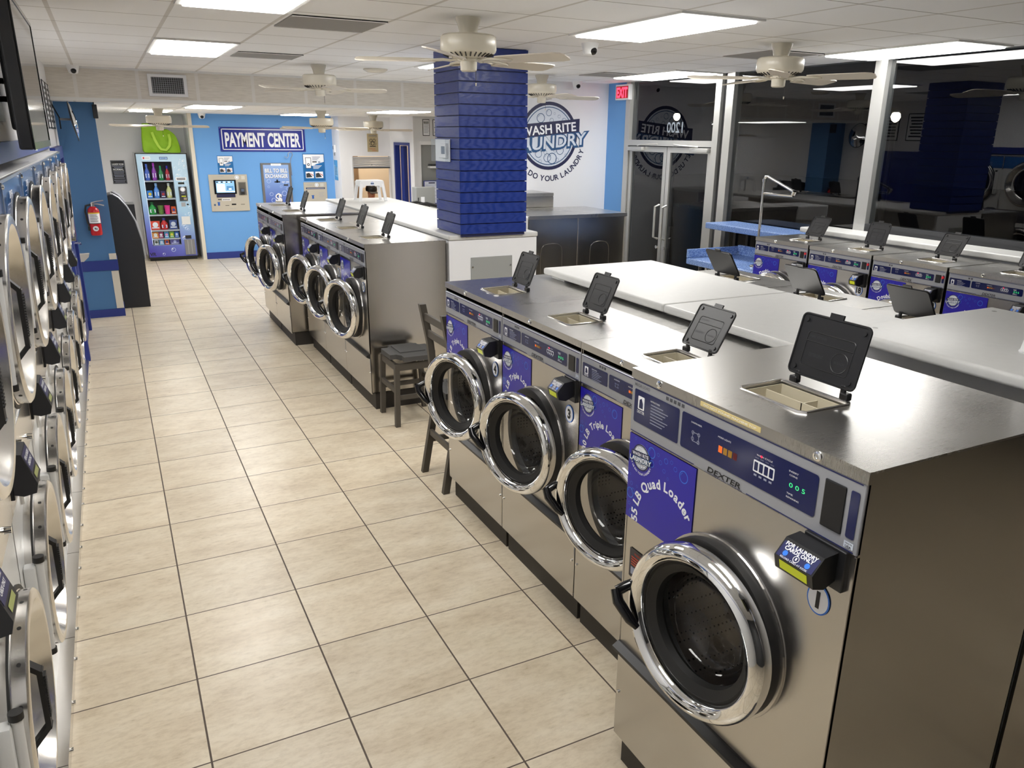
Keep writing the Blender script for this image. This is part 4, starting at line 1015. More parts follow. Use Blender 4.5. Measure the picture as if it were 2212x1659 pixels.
# goods on the shelves
def bottle(x, z, col, cap, h, wd, lab):
    q = empty('detergent_bottle', (VX0+x, VY+.085, z+.003), 0, lab, 'bottle', 'goods in the vending machine')
    k = wd/2
    MB().lathe([(0, 0), (k*.9, 0), (k, h*.06), (k, h*.50), (k*.72, h*.62), (k*.36, h*.76), (k*.34, h*.80), (0, h*.80)], paint(*col), axis='z', n=16).build('bottle_body', q)
    MB().cyl((0, 0, h*.80), (0, 0, h), k*.46, paint(*cap), 12).build('cap', q)
    MB().rect(-k*.7, k*.7, h*.16, h*.42, -k*.93, INK_WHITE, .004).disc(0, h*.29, k*.45, -k*.95, paint(*cap), 12).build('label', q)
def packet(x, z, col, col2, wd, h, lab, cat='box', nm='detergent_box'):
    q = empty(nm, (VX0+x, VY+.05, z+.003), 0, lab, cat, 'goods in the vending machine')
    if nm == 'detergent_bag':
        MB().prism([(-wd/2, h*.05), (-wd*.42, 0), (wd*.42, 0), (wd/2, h*.05), (wd*.46, h*.5), (wd/2, h*.95), (-wd/2, h*.95), (-wd*.46, h*.5)], -.012, .010, paint(*col)).build('bag', q)
    elif nm == 'plastic_cup':
        MB().lathe([(0, 0), (wd*.36, 0), (wd*.44, h*.45), (wd*.40, h*.48), (wd*.5, h), (wd*.46, h), (wd*.34, .01)], paint(*col), axis='z', n=18).build('cup', q); return
    else: MB().box(-wd/2, wd/2, -.012, .010, 0, h, paint(*col)).build('box', q)
    m = MB().disc(0, h*.55, min(wd, h)*.30, -.0128, paint(*col2), 16).rect(-wd*.38, wd*.38, h*.16, h*.28, -.0128, INK_WHITE); m.build('print', q)
z = zsh[0]
bottle(.155, z, (74, 104, 190), (74, 104, 190), .27, .08, 'blue detergent bottle on the top vending shelf, first in the row'); bottle(.265, z, (150, 60, 170), (180, 60, 190), .29, .075, 'purple detergent bottle on the top vending shelf')
bottle(.37, z, (34, 140, 72), (40, 150, 90), .24, .075, 'green detergent bottle on the top vending shelf'); bottle(.475, z, (196, 36, 52), (60, 50, 170), .24, .07, 'red detergent bottle with a violet cap on the top vending shelf')
z = zsh[1]
packet(.155, z, (52, 128, 206), (240, 200, 60), .085, .13, 'blue detergent box on the second vending shelf'); bottle(.265, z, (92, 150, 226), (150, 190, 236), .25, .09, 'pale blue softener bottle on the second vending shelf')
packet(.365, z, (62, 52, 92), (180, 60, 60), .075, .12, 'dark detergent box on the second vending shelf'); bottle(.465, z, (224, 222, 150), (220, 226, 216), .25, .09, 'yellow softener bottle on the second vending shelf')
z = zsh[2]
bottle(.165, z, (28, 150, 62), (20, 90, 46), .21, .125, 'wide green detergent bottle on the third vending shelf'); packet(.295, z, (86, 124, 50), (0, 0, 0), .10, .15, 'olive plastic cup on the third vending shelf', 'cup', 'plastic_cup')
packet(.40, z, (236, 56, 146), (0, 0, 0), .10, .15, 'pink plastic cup on the third vending shelf', 'cup', 'plastic_cup'); packet(.50, z, (226, 92, 40), (40, 60, 150), .075, .13, 'orange detergent box on the third vending shelf')
z = zsh[3]
packet(.175, z, (222, 70, 46), (240, 240, 240), .15, .16, 'red and white detergent bag on the fourth vending shelf', 'bag', 'detergent_bag'); bottle(.32, z, (206, 36, 36), (70, 60, 150), .20, .12, 'round red detergent bottle on the fourth vending shelf')
packet(.465, z, (70, 92, 150), (220, 226, 236), .13, .17, 'blue and white bag on the fourth vending shelf', 'bag', 'detergent_bag')
z = zsh[4]
for x, c, c2, wd, nm in ((.155, (226, 140, 50), (240, 236, 220), .10, 'orange'), (.245, (172, 50, 112), (240, 240, 240), .07, 'magenta'), (.335, (80, 160, 214), (236, 160, 200), .07, 'sky blue'), (.42, (120, 180, 60), (240, 220, 80), .07, 'lime green'), (.50, (40, 110, 200), (240, 240, 240), .065, 'bright blue')):
    packet(x, z, c, c2, wd, .105, nm+' packet on the fifth vending shelf')
z = zsh[5]+.0
for x, c, c2, wd, nm in ((.155, (196, 200, 206), (80, 90, 70), .07, 'grey'), (.24, (110, 176, 226), (230, 240, 250), .075, 'light blue'), (.325, (222, 92, 36), (40, 60, 150), .07, 'orange'), (.455, (96, 92, 170), (190, 196, 240), .15, 'wide violet')):
    packet(x, z, c, c2, wd, .082, nm+' packet on the lowest vending shelf')
# green bag on top
r = empty('laundry_bag', (1.36, 13.02, VH), 0, 'lime green fabric bag slumped on top of the vending machine', 'bag')
b = bmesh.new(); bmesh.ops.create_cube(b, size=1); bmesh.ops.subdivide_edges(b, edges=b.edges[:], cuts=7, use_grid_fill=True)
rb = random.Random(5)
for v in b.verts:
    x, y, z = v.co; z += .5; u = x*2
    hh = .49 if u < -.35 else (.49-.11*min(1, (u+.35)/.45) if u < .6 else .38-.05*(u-.6)/.4)
    k = .30*(1-.16*z*z); fx = u*k-.02*z; fy = y*2*.14*(1.0-.55*z)
    wr = math.sin(u*7+z*4)*.018+math.sin(z*16+u*9)*.014+math.sin(u*23-z*17)*.010+rb.uniform(-.003, .003)
    v.co = Vector((fx+wr*.4*z, fy+wr*(1 if y < 0 else -1), z*hh+(wr*.6 if z > .5 else 0)))
    if z < .01: v.co.z = 0
body = MB().bm(b, BAGGREEN, True).build('bag_body', r)
sm = body.modifiers.new('smooth', 'SUBSURF'); sm.levels = 1; sm.render_levels = 1
h = MB()
for dx in (0,):
    P = [(-.13, -.13, .34), (-.10, -.155, .22), (-.06, -.175, .12), (-.02, -.182, .06), (.06, -.182, .05), (.12, -.175, .12), (.14, -.155, .22), (.13, -.125, .31)]
    vs = []
    for i, p in enumerate(P):
        p0 = Vector(P[max(i-1, 0)]); p1 = Vector(P[min(i+1, len(P)-1)]); d = (p1-p0).normalized(); s_ = d.cross(Vector((0, -1, 0))).normalized()*.020
        vs += [tuple(Vector(p)+s_), tuple(Vector(p)-s_), tuple(Vector(p)+s_+Vector((0, .008, 0))), tuple(Vector(p)-s_+Vector((0, .008, 0)))]
    fs = []
    for i in range(len(P)-1):
        a = 4*i; c = a+4; fs += [(a, a+1, c+1, c), (a+2, c+2, c+3, a+3), (a, c, c+2, a+2), (a+1, a+3, c+3, c+1)]
    h.add(vs, fs, BAGSTRAP, True)
h.build('strap', r)
MB().box(-.02, .05, -.10, -.096, .37, .405, INK_WHITE).build('paper_tag', r)
# laundry room sign in the alcove
r = empty('framed_sign', (.535, 13.65, 1.285), 0, 'black laundry room sign with white lettering in the alcove', 'sign')
m = MB().box(0, .225, -.012, 0, 0, .40, INK_BLACK, .002, 1)
m.ring(.1125, .2, 0, 0.0001, -.0126, INK_GREY, 4)
for a in ((.008, .217, .388, .391), (.008, .217, .009, .012), (.008, .011, .009, .391), (.214, .217, .009, .391)): m.rect(a[0], a[1], a[2], a[3], -.0126, INK_GREY)
m.text('LAUNDRY ROOM', .1125, .335, -.0126, INK_WHITE, h=.035, wd=.18, bold=.02).text('NORMAL', .1125, .245, -.0126, INK_WHITE, h=.035, wd=.17, bold=.02)
for j, (a, b_) in enumerate(((.30, .18), (.275, .14), (.205, .17), (.18, .16), (.15, .17), (.125, .15), (.095, .17), (.06, .18), (.03, .16))): m.rect(.1125-b_/2, .1125+b_/2, a-.004, a+.006, -.0126, INK_GREY)
m.build('board', r)

# payment wall
YW = 12.69
r = empty('payment_sign', (2.285, YW, 1.862), 0, 'blue PAYMENT CENTER sign with white letters and border', 'sign')
m = MB().box(0, 1.475, -.012, 0, 0, .41, paint(24, 38, 140), .002, 1)
for a in ((.035, 1.44, .028, .042), (.035, 1.44, .368, .382), (.035, .05, .028, .382), (1.425, 1.44, .028, .382)): m.rect(a[0], a[1], a[2], a[3], -.0128, INK_WHITE)
m.text('PAYMENT CENTER', .7375, .205, -.0136, INK_WHITE, h=.235, wd=1.30, bold=.035)
for x, z in ((.015, .015), (1.46, .015), (.015, .395), (1.46, .395), (.7375, .012), (.7375, .398)): m.disc(x, z, .007, -.0128, CHROME, 10)
m.build('board', r)
def poster_phone(x0, z0, wd, h, lab):
    r = empty('poster', (x0, YW, z0), 0, lab, 'poster', 'phone payment posters')
    m = MB().box(0, wd, -.006, 0, 0, h, POSTERBLUE)
    m.flat([(.03*wd, .62*h), (.03*wd, .97*h), (.97*wd, .97*h), (.97*wd, .70*h), (.62*wd, .62*h), (.45*wd, .55*h)][::-1], -.0064, INK_WHITE)
    m.rect(.12*wd, .38*wd, .46*h, .86*h, -.0068, INK_BLACK, .006).rect(.14*wd, .36*wd, .475*h, .845*h, -.0072, INK_WHITE, .005)
    m.ring(.25*wd, .60*h, .03*wd, .06*wd, -.0076, INK_BLACK, 14)
    for j in range(3): m.rect(.44*wd, (.80-.06*j)*wd, (.86-.05*j)*h, (.885-.05*j)*h, -.0068, INK_GREY)
    m.rect(.44*wd, .64*wd, .68*h, .72*h, -.0068, INK_BLACK).rect(.70*wd, .80*wd, .66*h, .72*h, -.0068, INK_GREY)
    for j in range(4): m.rect(.46*wd, (.86-.05*j)*wd, (.55-.035*j)*h, (.57-.035*j)*h, -.0068, LOGO_GREY)
    for a in (.10, .54):
        m.rect(a*wd, (a+.36)*wd, .10*h, .34*h, -.0068, INK_WHITE).flat([(a*wd+.02*wd, .12*h), (a*wd+.30*wd, .14*h), (a*wd+.16*wd, .30*h), (a*wd+.02*wd, .27*h)], -.0072, DARKGREY).flat([(a*wd+.20*wd, .26*h), (a*wd+.34*wd, .18*h), (a*wd+.35*wd, .21*h), (a*wd+.21*wd, .28*h)], -.0076, paint(200, 90, 60))
    m.build('sheet', r)
poster_phone(2.208, 1.474, .262, .318, 'small blue and white poster on top of the left payment terminal')
poster_phone(3.69, 1.344, .40, .485, 'larger blue and white poster above the right payment terminal')
r = empty('payment_terminal', (2.03, YW, .836), 0, 'beige wall terminal with a lit touch screen and card pad', 'payment terminal', 'beige payment terminals')
m = MB().box(0, .65, -.02, 0, 0, .636, KIOSK, .004, 1)
m.disc(.475, .585, .036, -.0206, INK_WHITE, 22).ring(.475, .585, .022, .026, -.0212, INK_TEAL, 18).rect(.55, .61, .55, .61, -.0206, paint(206, 204, 196))
m.text('PAYMENT', .21, .605, -.0206, INK_GREY, h=.018)
m.rect(.12, .18, .20, .215, -.0206, BLACK).rect(.19, .34, .185, .225, -.0206, INK_WHITE)
for j in range(9): m.rect(.20+.014*j, .21+.014*j, .195, .212, -.0212, INK_BLACK)
m.rect(.10, .155, .155, .163, -.0206, TEALFOIL); m.rect(.11, .145, .10, .155, -.0206, TEALFOIL)
for a in ((.235, .30, .098, .106), (.345, .42, .105, .132), (.50, .57, .112, .12)): m.rect(a[0], a[1], a[2], a[3], -.0206, BLACK)
m.rect(.045, .075, .10, .13, -.0206, INK_TEAL).text('INSERT CARD', .36, .045, -.0206, INK_GREY, h=.012); m.build('plate', r)
s_ = MB().box(.075, .45, -.034, -.02, .30, .545, BLACKG, .006, 2).box(.105, .42, -.03, -.02, .245, .30, INK_NAVY); s_.build('screen_bezel', r)
s_ = MB().rect(.11, .42, .325, .525, -.0348, SCREEN).rect(.125, .26, .345, .48, -.0354, SCREENW).rect(.13, .42, .335, .35, -.0354, SCREENW).rect(.285, .40, .37, .44, -.0354, paint(96, 158, 214)).rect(.32, .365, .375, .40, -.036, SCREENW)
for j in range(7): s_.rect(.12+.04*j, .145+.04*j, .495, .518, -.0354, SCREENW if j % 2 else DARKGREY)
s_.build('screen', r)
n_ = MB().box(.485, .62, -.022, -.018, .275, .505, paint(120, 116, 108)).box(.50, .605, -.0222, -.0215, .29, .49, paint(92, 88, 82)); n_.build('niche', r)
MB().box(.515, .585, -.05, -.022, .285, .395, DARKGREY, .006, 2).rect(.525, .575, .34, .385, -.0506, paint(84, 98, 120)).rect(.525, .575, .295, .33, -.0506, BLACK).build('card_pad', r)
r = empty('payment_terminal', (3.672, YW, .83), 0, 'beige wall terminal without a screen under the larger poster', 'payment terminal', 'beige payment terminals')
m = MB().box(0, .43, -.02, 0, 0, .49, KIOSK, .004, 1)
m.disc(.24, .44, .036, -.0206, INK_WHITE, 22).ring(.24, .44, .022, .026, -.0212, INK_TEAL, 18).rect(.305, .37, .41, .47, -.0206, paint(206, 204, 196)).text('PAYMENT', .11, .44, -.0206, INK_GREY, h=.016)
m.rect(.04, .39, .365, .395, -.0206, INK_NAVY).rect(.055, .375, .377, .384, -.0212, LOGO_GREY)
m.rect(.13, .185, .245, .255, -.0206, TEALFOIL).rect(.14, .175, .19, .245, -.0206, TEALFOIL).rect(.27, .345, .12, .14, -.0206, BLACK)
for j in range(5): m.rect(.27, .37-.01*(j % 3), .30-.02*j, .304-.02*j, -.0206, INK_GREY)
m.build('plate', r)
r = empty('bill_exchanger', (2.93, YW, .85), 0, 'wall unit reading BILL TO BILL EXCHANGER with a dollar sign', 'bill exchanger')
m = MB().box(0, .53, -.03, 0, 0, .815, paint(112, 110, 108), .004, 1); m.build('frame', r)
m = MB(); q_ = mat('exchanger_print', rgb(110, 140, 205), .3); t = NT(q_); sp_ = t.new('ShaderNodeSeparateXYZ'); t.link(t.coord(), sp_.inputs[0]); t.link(t.ramp(t.math('MULTIPLY', sp_.outputs[2], 1.2), [(.1, rgb(70, 92, 178)), (.6, rgb(128, 160, 218)), (1, rgb(150, 180, 226))]), t.b.inputs['Base Color'])
m.rect(.04, .49, .02, .785, -.0306, q_)
m.rect(.18, .36, .77, .805, -.0312, INK_WHITE).text('BILL EXCHANGE', .27, .787, -.0318, INK_GREY, h=.012)
for dx, dz, mm, yy_ in ((.004, -.004, INK_BLACK, -.0312), (0, 0, INK_WHITE, -.0318)):
    m.text('BILL TO BILL', .268+dx, .685+dz, yy_, mm, h=.068, wd=.40, bold=.03).text('EXCHANGER', .268+dx, .59+dz, yy_, mm, h=.068, wd=.40, bold=.03)
    m.text('$', .275+dx*2, .20+dz*2, yy_-.0006, mm, h=.16, bold=.05)
bubbles(m, [(.12, .50, .035), (.40, .46, .03), (.15, .27, .032), (.38, .28, .045), (.18, .16, .04), (.33, .40, .02), (.11, .40, .02), (.44, .36, .025)], -.0312, paint(196, 214, 240))
for i in range(7):
    a = -.5+.18*i; m.flat([(.275+.05*math.cos(a*3)-.07, .06+.012*i), (.275+.05*math.cos(a*3)+.05, .05+.012*i), (.275+.05*math.cos(a*3)+.055, .065+.012*i), (.275+.05*math.cos(a*3)-.06, .075+.012*i)], -.0326-.0005*i, paint(150, 146, 132))
m.rect(.22, .32, .475, .495, -.0318, BLACK).rect(.255, .285, .47, .525, -.0318, BLACK).rect(.35, .40, .475, .487, -.0318, INK_WHITE).rect(.43, .48, .475, .487, -.0318, INK_WHITE).rect(.38, .46, .415, .44, -.0318, BLACK)
m.build('front_print', r)
MB().tube([(.545, -.02, .60), (.535, -.02, .83), (.545, -.03, .90), (.58, -.035, .955), (.565, -.04, 1.0), (.53, -.04, 1.01), (.50, -.04, .98), (.50, -.045, .93), (.47, -.05, .905), (.43, -.05, .935)], .006, PANEL, 6).build('wire_hook', r)

# return wall: thermostat and paper sign facing the aisle (-x)
r = empty('wall_thermostat', (4.26, 12.58, 1.86), -PI/2, 'white thermostat on the narrow white corner wall', 'thermostat')
MB().box(0, .12, -.03, 0, 0, .13, WHITE, .006, 2).rect(.02, .06, .05, .11, -.0306, DARKGREY).build('case', r)
MB().box(.01, .05, -.012, 0, -.06, -.01, GREYPAINT).build('switch', r)
r = empty('paper_sign', (4.26, 12.655, 1.36), -PI/2, 'pale blue paper sign under the white thermostat', 'sign')
m = MB().box(0, .26, -.003, 0, 0, .36, paint(150, 196, 226)); m.flat([(0, .28), (.26, .22), (.26, .36), (0, .36)], -.0034, paint(80, 160, 214)); m.flat([(0, 0), (.26, 0), (.26, .05), (0, .09)], -.0034, paint(80, 160, 214))
for j in range(6): m.rect(.04, .22-.01*(j % 2), .10+.026*j, .108+.026*j, -.0038, INK_TEAL)
m.build('sheet', r)
# service window: shutter, picture, person
r = empty('roll_shutter', (4.49, 12.17, 1.60), 0, 'grey rolling shutter half down in the service window', 'shutter')
m = MB()
for i in range(5): m.prism_x([(.012, i*.038), (0, i*.038+.004), (0, i*.038+.032), (.012, i*.038+.036)], 0, .70, paint(176, 176, 176))
m.box(0, .70, -.004, .012, -.018, .0, DARKGREY); m.disc(.35, .045, .008, -.0046, BLACK, 10); m.build('slats', r)
MB().box(-.02, 0, -.01, .01, -.62, .19, paint(196, 196, 196)).box(.70, .72, -.01, .01, -.62, .19, paint(196, 196, 196)).build('guide_rail', r)
r = empty('metal_picture', (4.775, 12.18, 1.875), 0, 'tan tin picture with black line drawing above the service window', 'picture')
m = MB().box(0, .205, -.008, 0, 0, .32, TILETAN, .004, 1)
m.text('LAUNDRY', .1025, .285, -.0086, INK_TEAL, h=.03, wd=.15)
for cx_, cz_, q in ((.07, .20, .028), (.13, .20, .028), (.10, .15, .035), (.06, .14, .02), (.145, .14, .022)): m.ring(cx_, cz_, q*.72, q, -.0086, INK_BLACK, 12)
m.flat([(.04, .09), (.165, .09), (.15, .105), (.055, .105)], -.0086, INK_BLACK); m.text('WASH DRY', .09, .055, -.0086, INK_RED, h=.022, wd=.12).text('FOLD', .13, .025, -.0086, INK_RED, h=.02, wd=.08)
m.build('plate', r)
r = empty('wooden_cabinet', (4.36, 13.55, 0), 0, 'pale wooden cabinet inside the service office', 'cabinet')
m = MB().box(0, .64, .02, .45, 0, 2.0, WARMWALL); m.build('carcass', r)
for za, zb in ((1.62, 1.93), (1.28, 1.58), (.8, 1.24)): MB().box(.03, .61, 0, .02, za, zb, CABWOOD, .004, 1).build('door', r)
# person behind the window
r = empty('person', (5.02, 12.95, .405), 0, 'person in a black cap seated behind the service window, mostly hidden', 'person')
me = bpy.data.meshes.new('body'); J = [((0, 0, 0), .16), ((0, 0, .18), .15), ((0, -.02, .38), .17), ((0, -.03, .50), .12), ((0, -.04, .57), .055), ((0, -.06, .64), .075), ((0, -.065, .73), .085), ((0, -.05, .79), .06),
    ((.17, -.03, .47), .06), ((.24, -.08, .30), .048), ((.20, -.28, .22), .038), ((.12, -.40, .25), .03), ((-.17, -.03, .47), .06), ((-.24, -.08, .30), .048), ((-.20, -.28, .22), .038), ((-.12, -.40, .25), .03),
    ((.10, -.15, -.02), .09), ((.12, -.44, 0), .07), ((.12, -.46, -.30), .05), ((.12, -.46, -.50), .04), ((-.10, -.15, -.02), .09), ((-.12, -.44, 0), .07), ((-.12, -.46, -.30), .05), ((-.12, -.46, -.50), .04)]
ed = [(0, 1), (1, 2), (2, 3), (3, 4), (4, 5), (5, 6), (6, 7), (3, 8), (8, 9), (9, 10), (10, 11), (3, 12), (12, 13), (13, 14), (14, 15), (0, 16), (16, 17), (17, 18), (18, 19), (0, 20), (20, 21), (21, 22), (22, 23)]
me.from_pydata([j[0] for j in J], ed, []); me.materials.append(SKIN)
bo = bpy.data.objects.new('body', me); COL.objects.link(bo); bo.parent = r
sk = bo.modifiers.new('skin', 'SKIN'); ss = bo.modifiers.new('sub', 'SUBSURF'); ss.levels = 1; ss.render_levels = 2
for v, j in zip(me.skin_vertices[0].data, J): v.radius = (j[1], j[1])
me.skin_vertices[0].data[0].use_root = True
MB().lathe([(.17, 0), (.19, .18), (.21, .36), (.19, .47), (.10, .54), (.075, .56)], SHIRT, axis='z', n=24).build('shirt', r)
m = MB(); m.X = Matrix.Translation((0, -.06, .735)) @ Matrix.Rotation(.15, 4, 'X')
m.lathe([(.108, -.01), (.112, .03), (.10, .075), (.06, .105), (0, .115)], BLACK, axis='z', n=24).prism_x([(-.10, -.008), (-.20, -.022), (-.20, -.014), (-.10, .004)], -.075, .075, BLACK); m.build('cap', r)
f = MB(); f.X = Matrix.Translation((0, -.135, .665))
for sx in (-1, 1): f.lathe([(0, -.012), (.010, -.008), (.013, 0)], INK_BLACK, c=(sx*.032, 0, .02), n=10)
f.lathe([(0, -.030), (.010, -.018), (.016, .0)], SKIN, c=(0, 0, -.008), n=10).box(-.022, .022, -.010, 0, -.044, -.036, INK_RED, .003, 1)
f.build('face', r)
r = empty('office_stool', (5.02, 12.97, 0), 0, 'dark office stool under the person behind the service window', 'stool')
MB().cyl((0, 0, .22), (0, 0, .26), .17, BLACK, 24).build('seat', r); MB().cyl((0, 0, .04), (0, 0, .22), .03, DARKGREY, 12).cyl((0, 0, 0), (0, 0, .04), .2, DARKGREY, 20, .06).build('base', r)
# yellow ladder in the office doorway
r = empty('step_ladder', (5.60, 12.16, 0), math.radians(10), 'yellow folded ladder leaning inside the blue doorway', 'ladder')
MB().box(0, .05, -.02, .02, 0, 1.62, YELLOW).build('rail', r); MB().box(.24, .29, -.02, .02, 0, 1.62, YELLOW).build('rail', r)
for i in range(5): MB().box(.05, .24, -.012, .012, .25+.3*i, .28+.3*i, DARKGREY).build('rung', r)
# framed notices and fittings right of the door
for i, (x, lab, hd) in enumerate(((5.40, 'framed notice headed ATTENTION above the white alcove', 'ATTENTION'), (5.585, 'framed notice beside the ATTENTION one, half at the column edge', 'WARNING'))):
    r = empty('framed_notice', (x, 10.93, 2.17), 0, lab, 'notice', 'framed notices above the white alcove')
    m = MB().box(0, .125, -.010, 0, 0, .27, INK_BLACK, .002, 1).rect(.008, .117, .010, .26, -.0106, INK_WHITE)
    if i == 0:
        m.rect(.018, .107, .20, .235, -.0112, INK_BLACK).text(hd, .0625, .218, -.0118, INK_WHITE, h=.02, wd=.08, bold=.02)
        for j in range(6): m.rect(.02, .105-.008*(j % 2), .175-.025*j, .183-.025*j, -.0112, INK_GREY)
    else:
        for a, ww_ in ((.22, .07), (.18, .05), (.14, .08), (.06, .07)): m.rect(.0625-ww_/2, .0625+ww_/2, a-.008, a+.008, -.0112, INK_GREY)
    m.build('frame', r)
r = empty('wall_shelf', (5.50, 10.93, 1.63), 0, 'small white shelf with a dark tray in the white alcove', 'shelf')
MB().box(0, .20, -.06, .078, 0, .035, WHITE, .003, 1).build('board', r)
r = empty('tray', (5.51, 10.94, 1.665), 0, 'dark tray lying on the small alcove shelf', 'tray'); MB().box(0, .16, -.05, .06, 0, .03, BLACK, .006, 2).build('tray_body', r)
r = empty('price_board', (5.38, 10.905, 1.02), 0, 'white price list with a blue frame below the alcove shelf', 'notice')
m = MB().box(0, .30, -.012, 0, 0, .40, DEEPBLUE, .002, 1).rect(.014, .286, .014, .386, -.0126, paint(206, 212, 228)); m.rect(.09, .21, .35, .37, -.0132, INK_NAVY)
for j in range(9): m.rect(.03, (.20 if j % 2 else .26), .32-.03*j, .327-.03*j, -.0132, INK_GREY)
m.build('board', r)
r = empty('front_load_dryer', (5.725, 10.30, 0), 0, 'white dryer with a big black round door, half behind the blue column', 'dryer')
MB().box(0, .70, 0, .58, 0, 1.98, WHITE, .008, 2).rect(.02, .68, 1.90, 1.97, -.0006, DEEPBLUE).text('10', .05, 1.86, -.0006, INK_BLACK, h=.05).build('cabinet', r)
MB().lathe([(.34, 0), (.34, -.03), (.31, -.05), (.20, -.07), (0, -.075)], BLACKG, c=(.37, 0, 1.63), n=48).build('door', r)
r = empty('meter_box', (4.60, 9.1, 1.0), 0, 'grey metal meter box with a white label behind the worktop', 'box')
MB().box(0, .30, 0, .2, 0, .42, GREYPAINT, .004, 1).rect(.07, .13, .05, .28, -.0006, INK_WHITE).rect(.02, .04, .22, .27, -.0006, DARKGREY).build('case', r)
MB().box(.10, .20, .05, .15, -1.0, 0, GREYPAINT).build('stand', r)
for i in range(4): pass
# black hooped chair behind the worktop
r = empty('hoop_chair', (4.02, 7.15, 0), .3, 'black chair with hooped metal arms just showing behind the worktop', 'chair')
for y in (0, .22):
    MB().tube([(-.22, y, 0), (-.22, y, 1.16), (-.19, y, 1.26), (-.10, y, 1.335), (.02, y, 1.345), (.22, y, 1.30), (.24, y, 1.2), (.24, y, 0)], .022, BLACK, 8).build('hoop', r)
MB().box(-.2, .22, 0, .22, .60, .65, BLACK, .02, 2).build('seat', r)
MB().box(-.22, -.18, .0, .22, .85, 1.15, BLACK, .01, 2).build('backrest', r)
# ================================================================== worktops of the near island
r = empty('worktop', (2.72, -.62, 0), 0, 'long white laminate worktop between the near washer rows', 'worktop')
MB().box(0, .80, 0, 1.03, 1.382, 1.422, WORKTOP, .012, 3).build('top', r); MB().box(0, .80, 1.032, 2.225, 1.382, 1.422, WORKTOP, .012, 3).build('top', r)
MB().box(.10, .78, .02, 2.18, 0, 1.382, WALLWHITE).build('support', r)
MB().box(.03, .10, 2.02, 2.17, 1.366, 1.382, WHITE).build('bracket', r)
r = empty('raised_worktop', (2.69, -1.56, 0), 0, 'higher white worktop behind the large quad washer', 'worktop')
m = MB().box(0, .88, 0, .925, 1.50, 1.54, WORKTOP, .012, 3)
for x, y in ((.12, .86), (.80, .86), (.09, .26)): m.lathe([(0, .0006), (.010, .0006)], paint(120, 120, 118), c=(x, y, 1.54), axis='z', n=12)
m.build('top', r)
MB().box(.10, .84, .05, .86, 0, 1.50, WALLWHITE).build('support', r)
MB().box(-.10, .88, .036, .045, .05, 1.47, STEEL_SIDE).build('end_panel', r)
def stool(loc, rz, lab):
    r = empty('plastic_stool', loc, rz, lab, 'stool', 'white plastic stools standing on worktops')
    h, a, b, c, d = .245, .175, .13, .145, .105
    m = MB().box(-c, c, -d, d, h-.022, h, WHITE, .010, 3)
    for s_ in (-1, 1):
        # apron with an arched opening, front and back
        pts = [(-c, h-.012), (c, h-.012), (c+.006, h-.075), (c-.045, h-.085), (c-.06, h-.062), (-c+.06, h-.062), (-c+.045, h-.085), (-c-.006, h-.075)]
        m.prism(pts, s_*d-.006 if s_ > 0 else -d-.004, s_*d+.004 if s_ > 0 else -d+.006, WHITE)
        m.prism_x([(y*d/c, z) for y, z in pts], s_*c-.006, s_*c+.004, WHITE)
    m.build('seat', r)
    l = MB().disc(0, h-.036, .018, -d-.0052, DECAL_LIGHT, 18).disc(0, h-.036, .014, -d-.0058, INK_WHITE, 18).rect(-.020, .020, h-.042, h-.030, -d-.0064, INK_TEAL); l.build('sticker', r)
    for sx in (-1, 1):
        for sy in (-1, 1):
            g = MB()
            def sq(cx, cy, q, z): return [(cx-q, cy-q, z), (cx+q, cy-q, z), (cx+q, cy+q, z), (cx-q, cy+q, z)]
            t_ = sq(sx*(c-.016), sy*(d-.016), .018, h-.02); b_ = sq(sx*(a-.014), sy*(b-.014), .0145, 0)
            g.add(b_+t_, [(3, 2, 1, 0), (4, 5, 6, 7), (0, 1, 5, 4), (1, 2, 6, 5), (2, 3, 7, 6), (3, 0, 4, 7)], WHITE)
            g.box(sx*(a-.014)-.017, sx*(a-.014)+.017, sy*(b-.014)-.017, sy*(b-.014)+.017, 0, .012, WHITE, .004, 1)
            g.build('leg', r)
stool((3.31, 7.17, 1.40), 0, 'white plastic stool upside on the far worktop before the service window')
stool((3.125, -1.26, 1.54), 0, 'white plastic stool on the raised worktop, cut by the frame edge')
# white bin beside the steel dryers
r = empty('storage_bin', (4.28, 4.93, 0), 0, 'white plastic bin edge between the column and the steel machine backs', 'bin')
MB().box(-.45, .075, 0, .5, 1.19, 1.375, WHITE, .02, 3).build('tub', r); MB().box(-.40, .05, .05, .45, 0, 1.19, WALLWHITE).build('stand', r)

# ------------------------------------------------------------------ machines by the logo wall, backs to the hall
r = empty('steel_machine', (4.37, 4.95, 0), 0, 'low pair of steel machine backs before the wall logo', 'machine')
MB().box(0, .615, .006, .90, .05, 1.335, STEEL_SIDE).box(.62, 1.235, .006, .90, .05, 1.335, STEEL_SIDE).build('casing', r)
def emboss(x0, x1):
    m = MB(); q = [(x0, .3), (x0, .98), (x0+.012, 1.03), (x0+.05, 1.06), (x0+.10, 1.07), (x1-.10, 1.07), (x1-.05, 1.06), (x1-.012, 1.03), (x1, .98), (x1, .3)]
    m.tube([(x, .0065, z) for x, z in q], .003, STEEL_SIDE, 6); return m
emboss(.15, .42).build('embossed_panel', r); emboss(.78, 1.03).build('embossed_panel', r)
MB().box(.612, .623, 0, .01, .05, 1.335, STEEL_DOOR).box(1.225, 1.245, -.004, .02, .05, 1.33, ALU).build('seam_strip', r)
MB().box(-.005, 1.25, -.006, .92, 1.335, 1.372, STEEL).build('top', r)
MB().box(.03, 1.2, .03, .87, 0, .05, KICK).build('kick_base', r)
MB().tube([(1.245, .03, .80), (1.27, .03, .79), (1.30, .03, .70), (1.31, .03, .5), (1.28, .03, .3)], .008, PANEL, 6).build('cable', r)
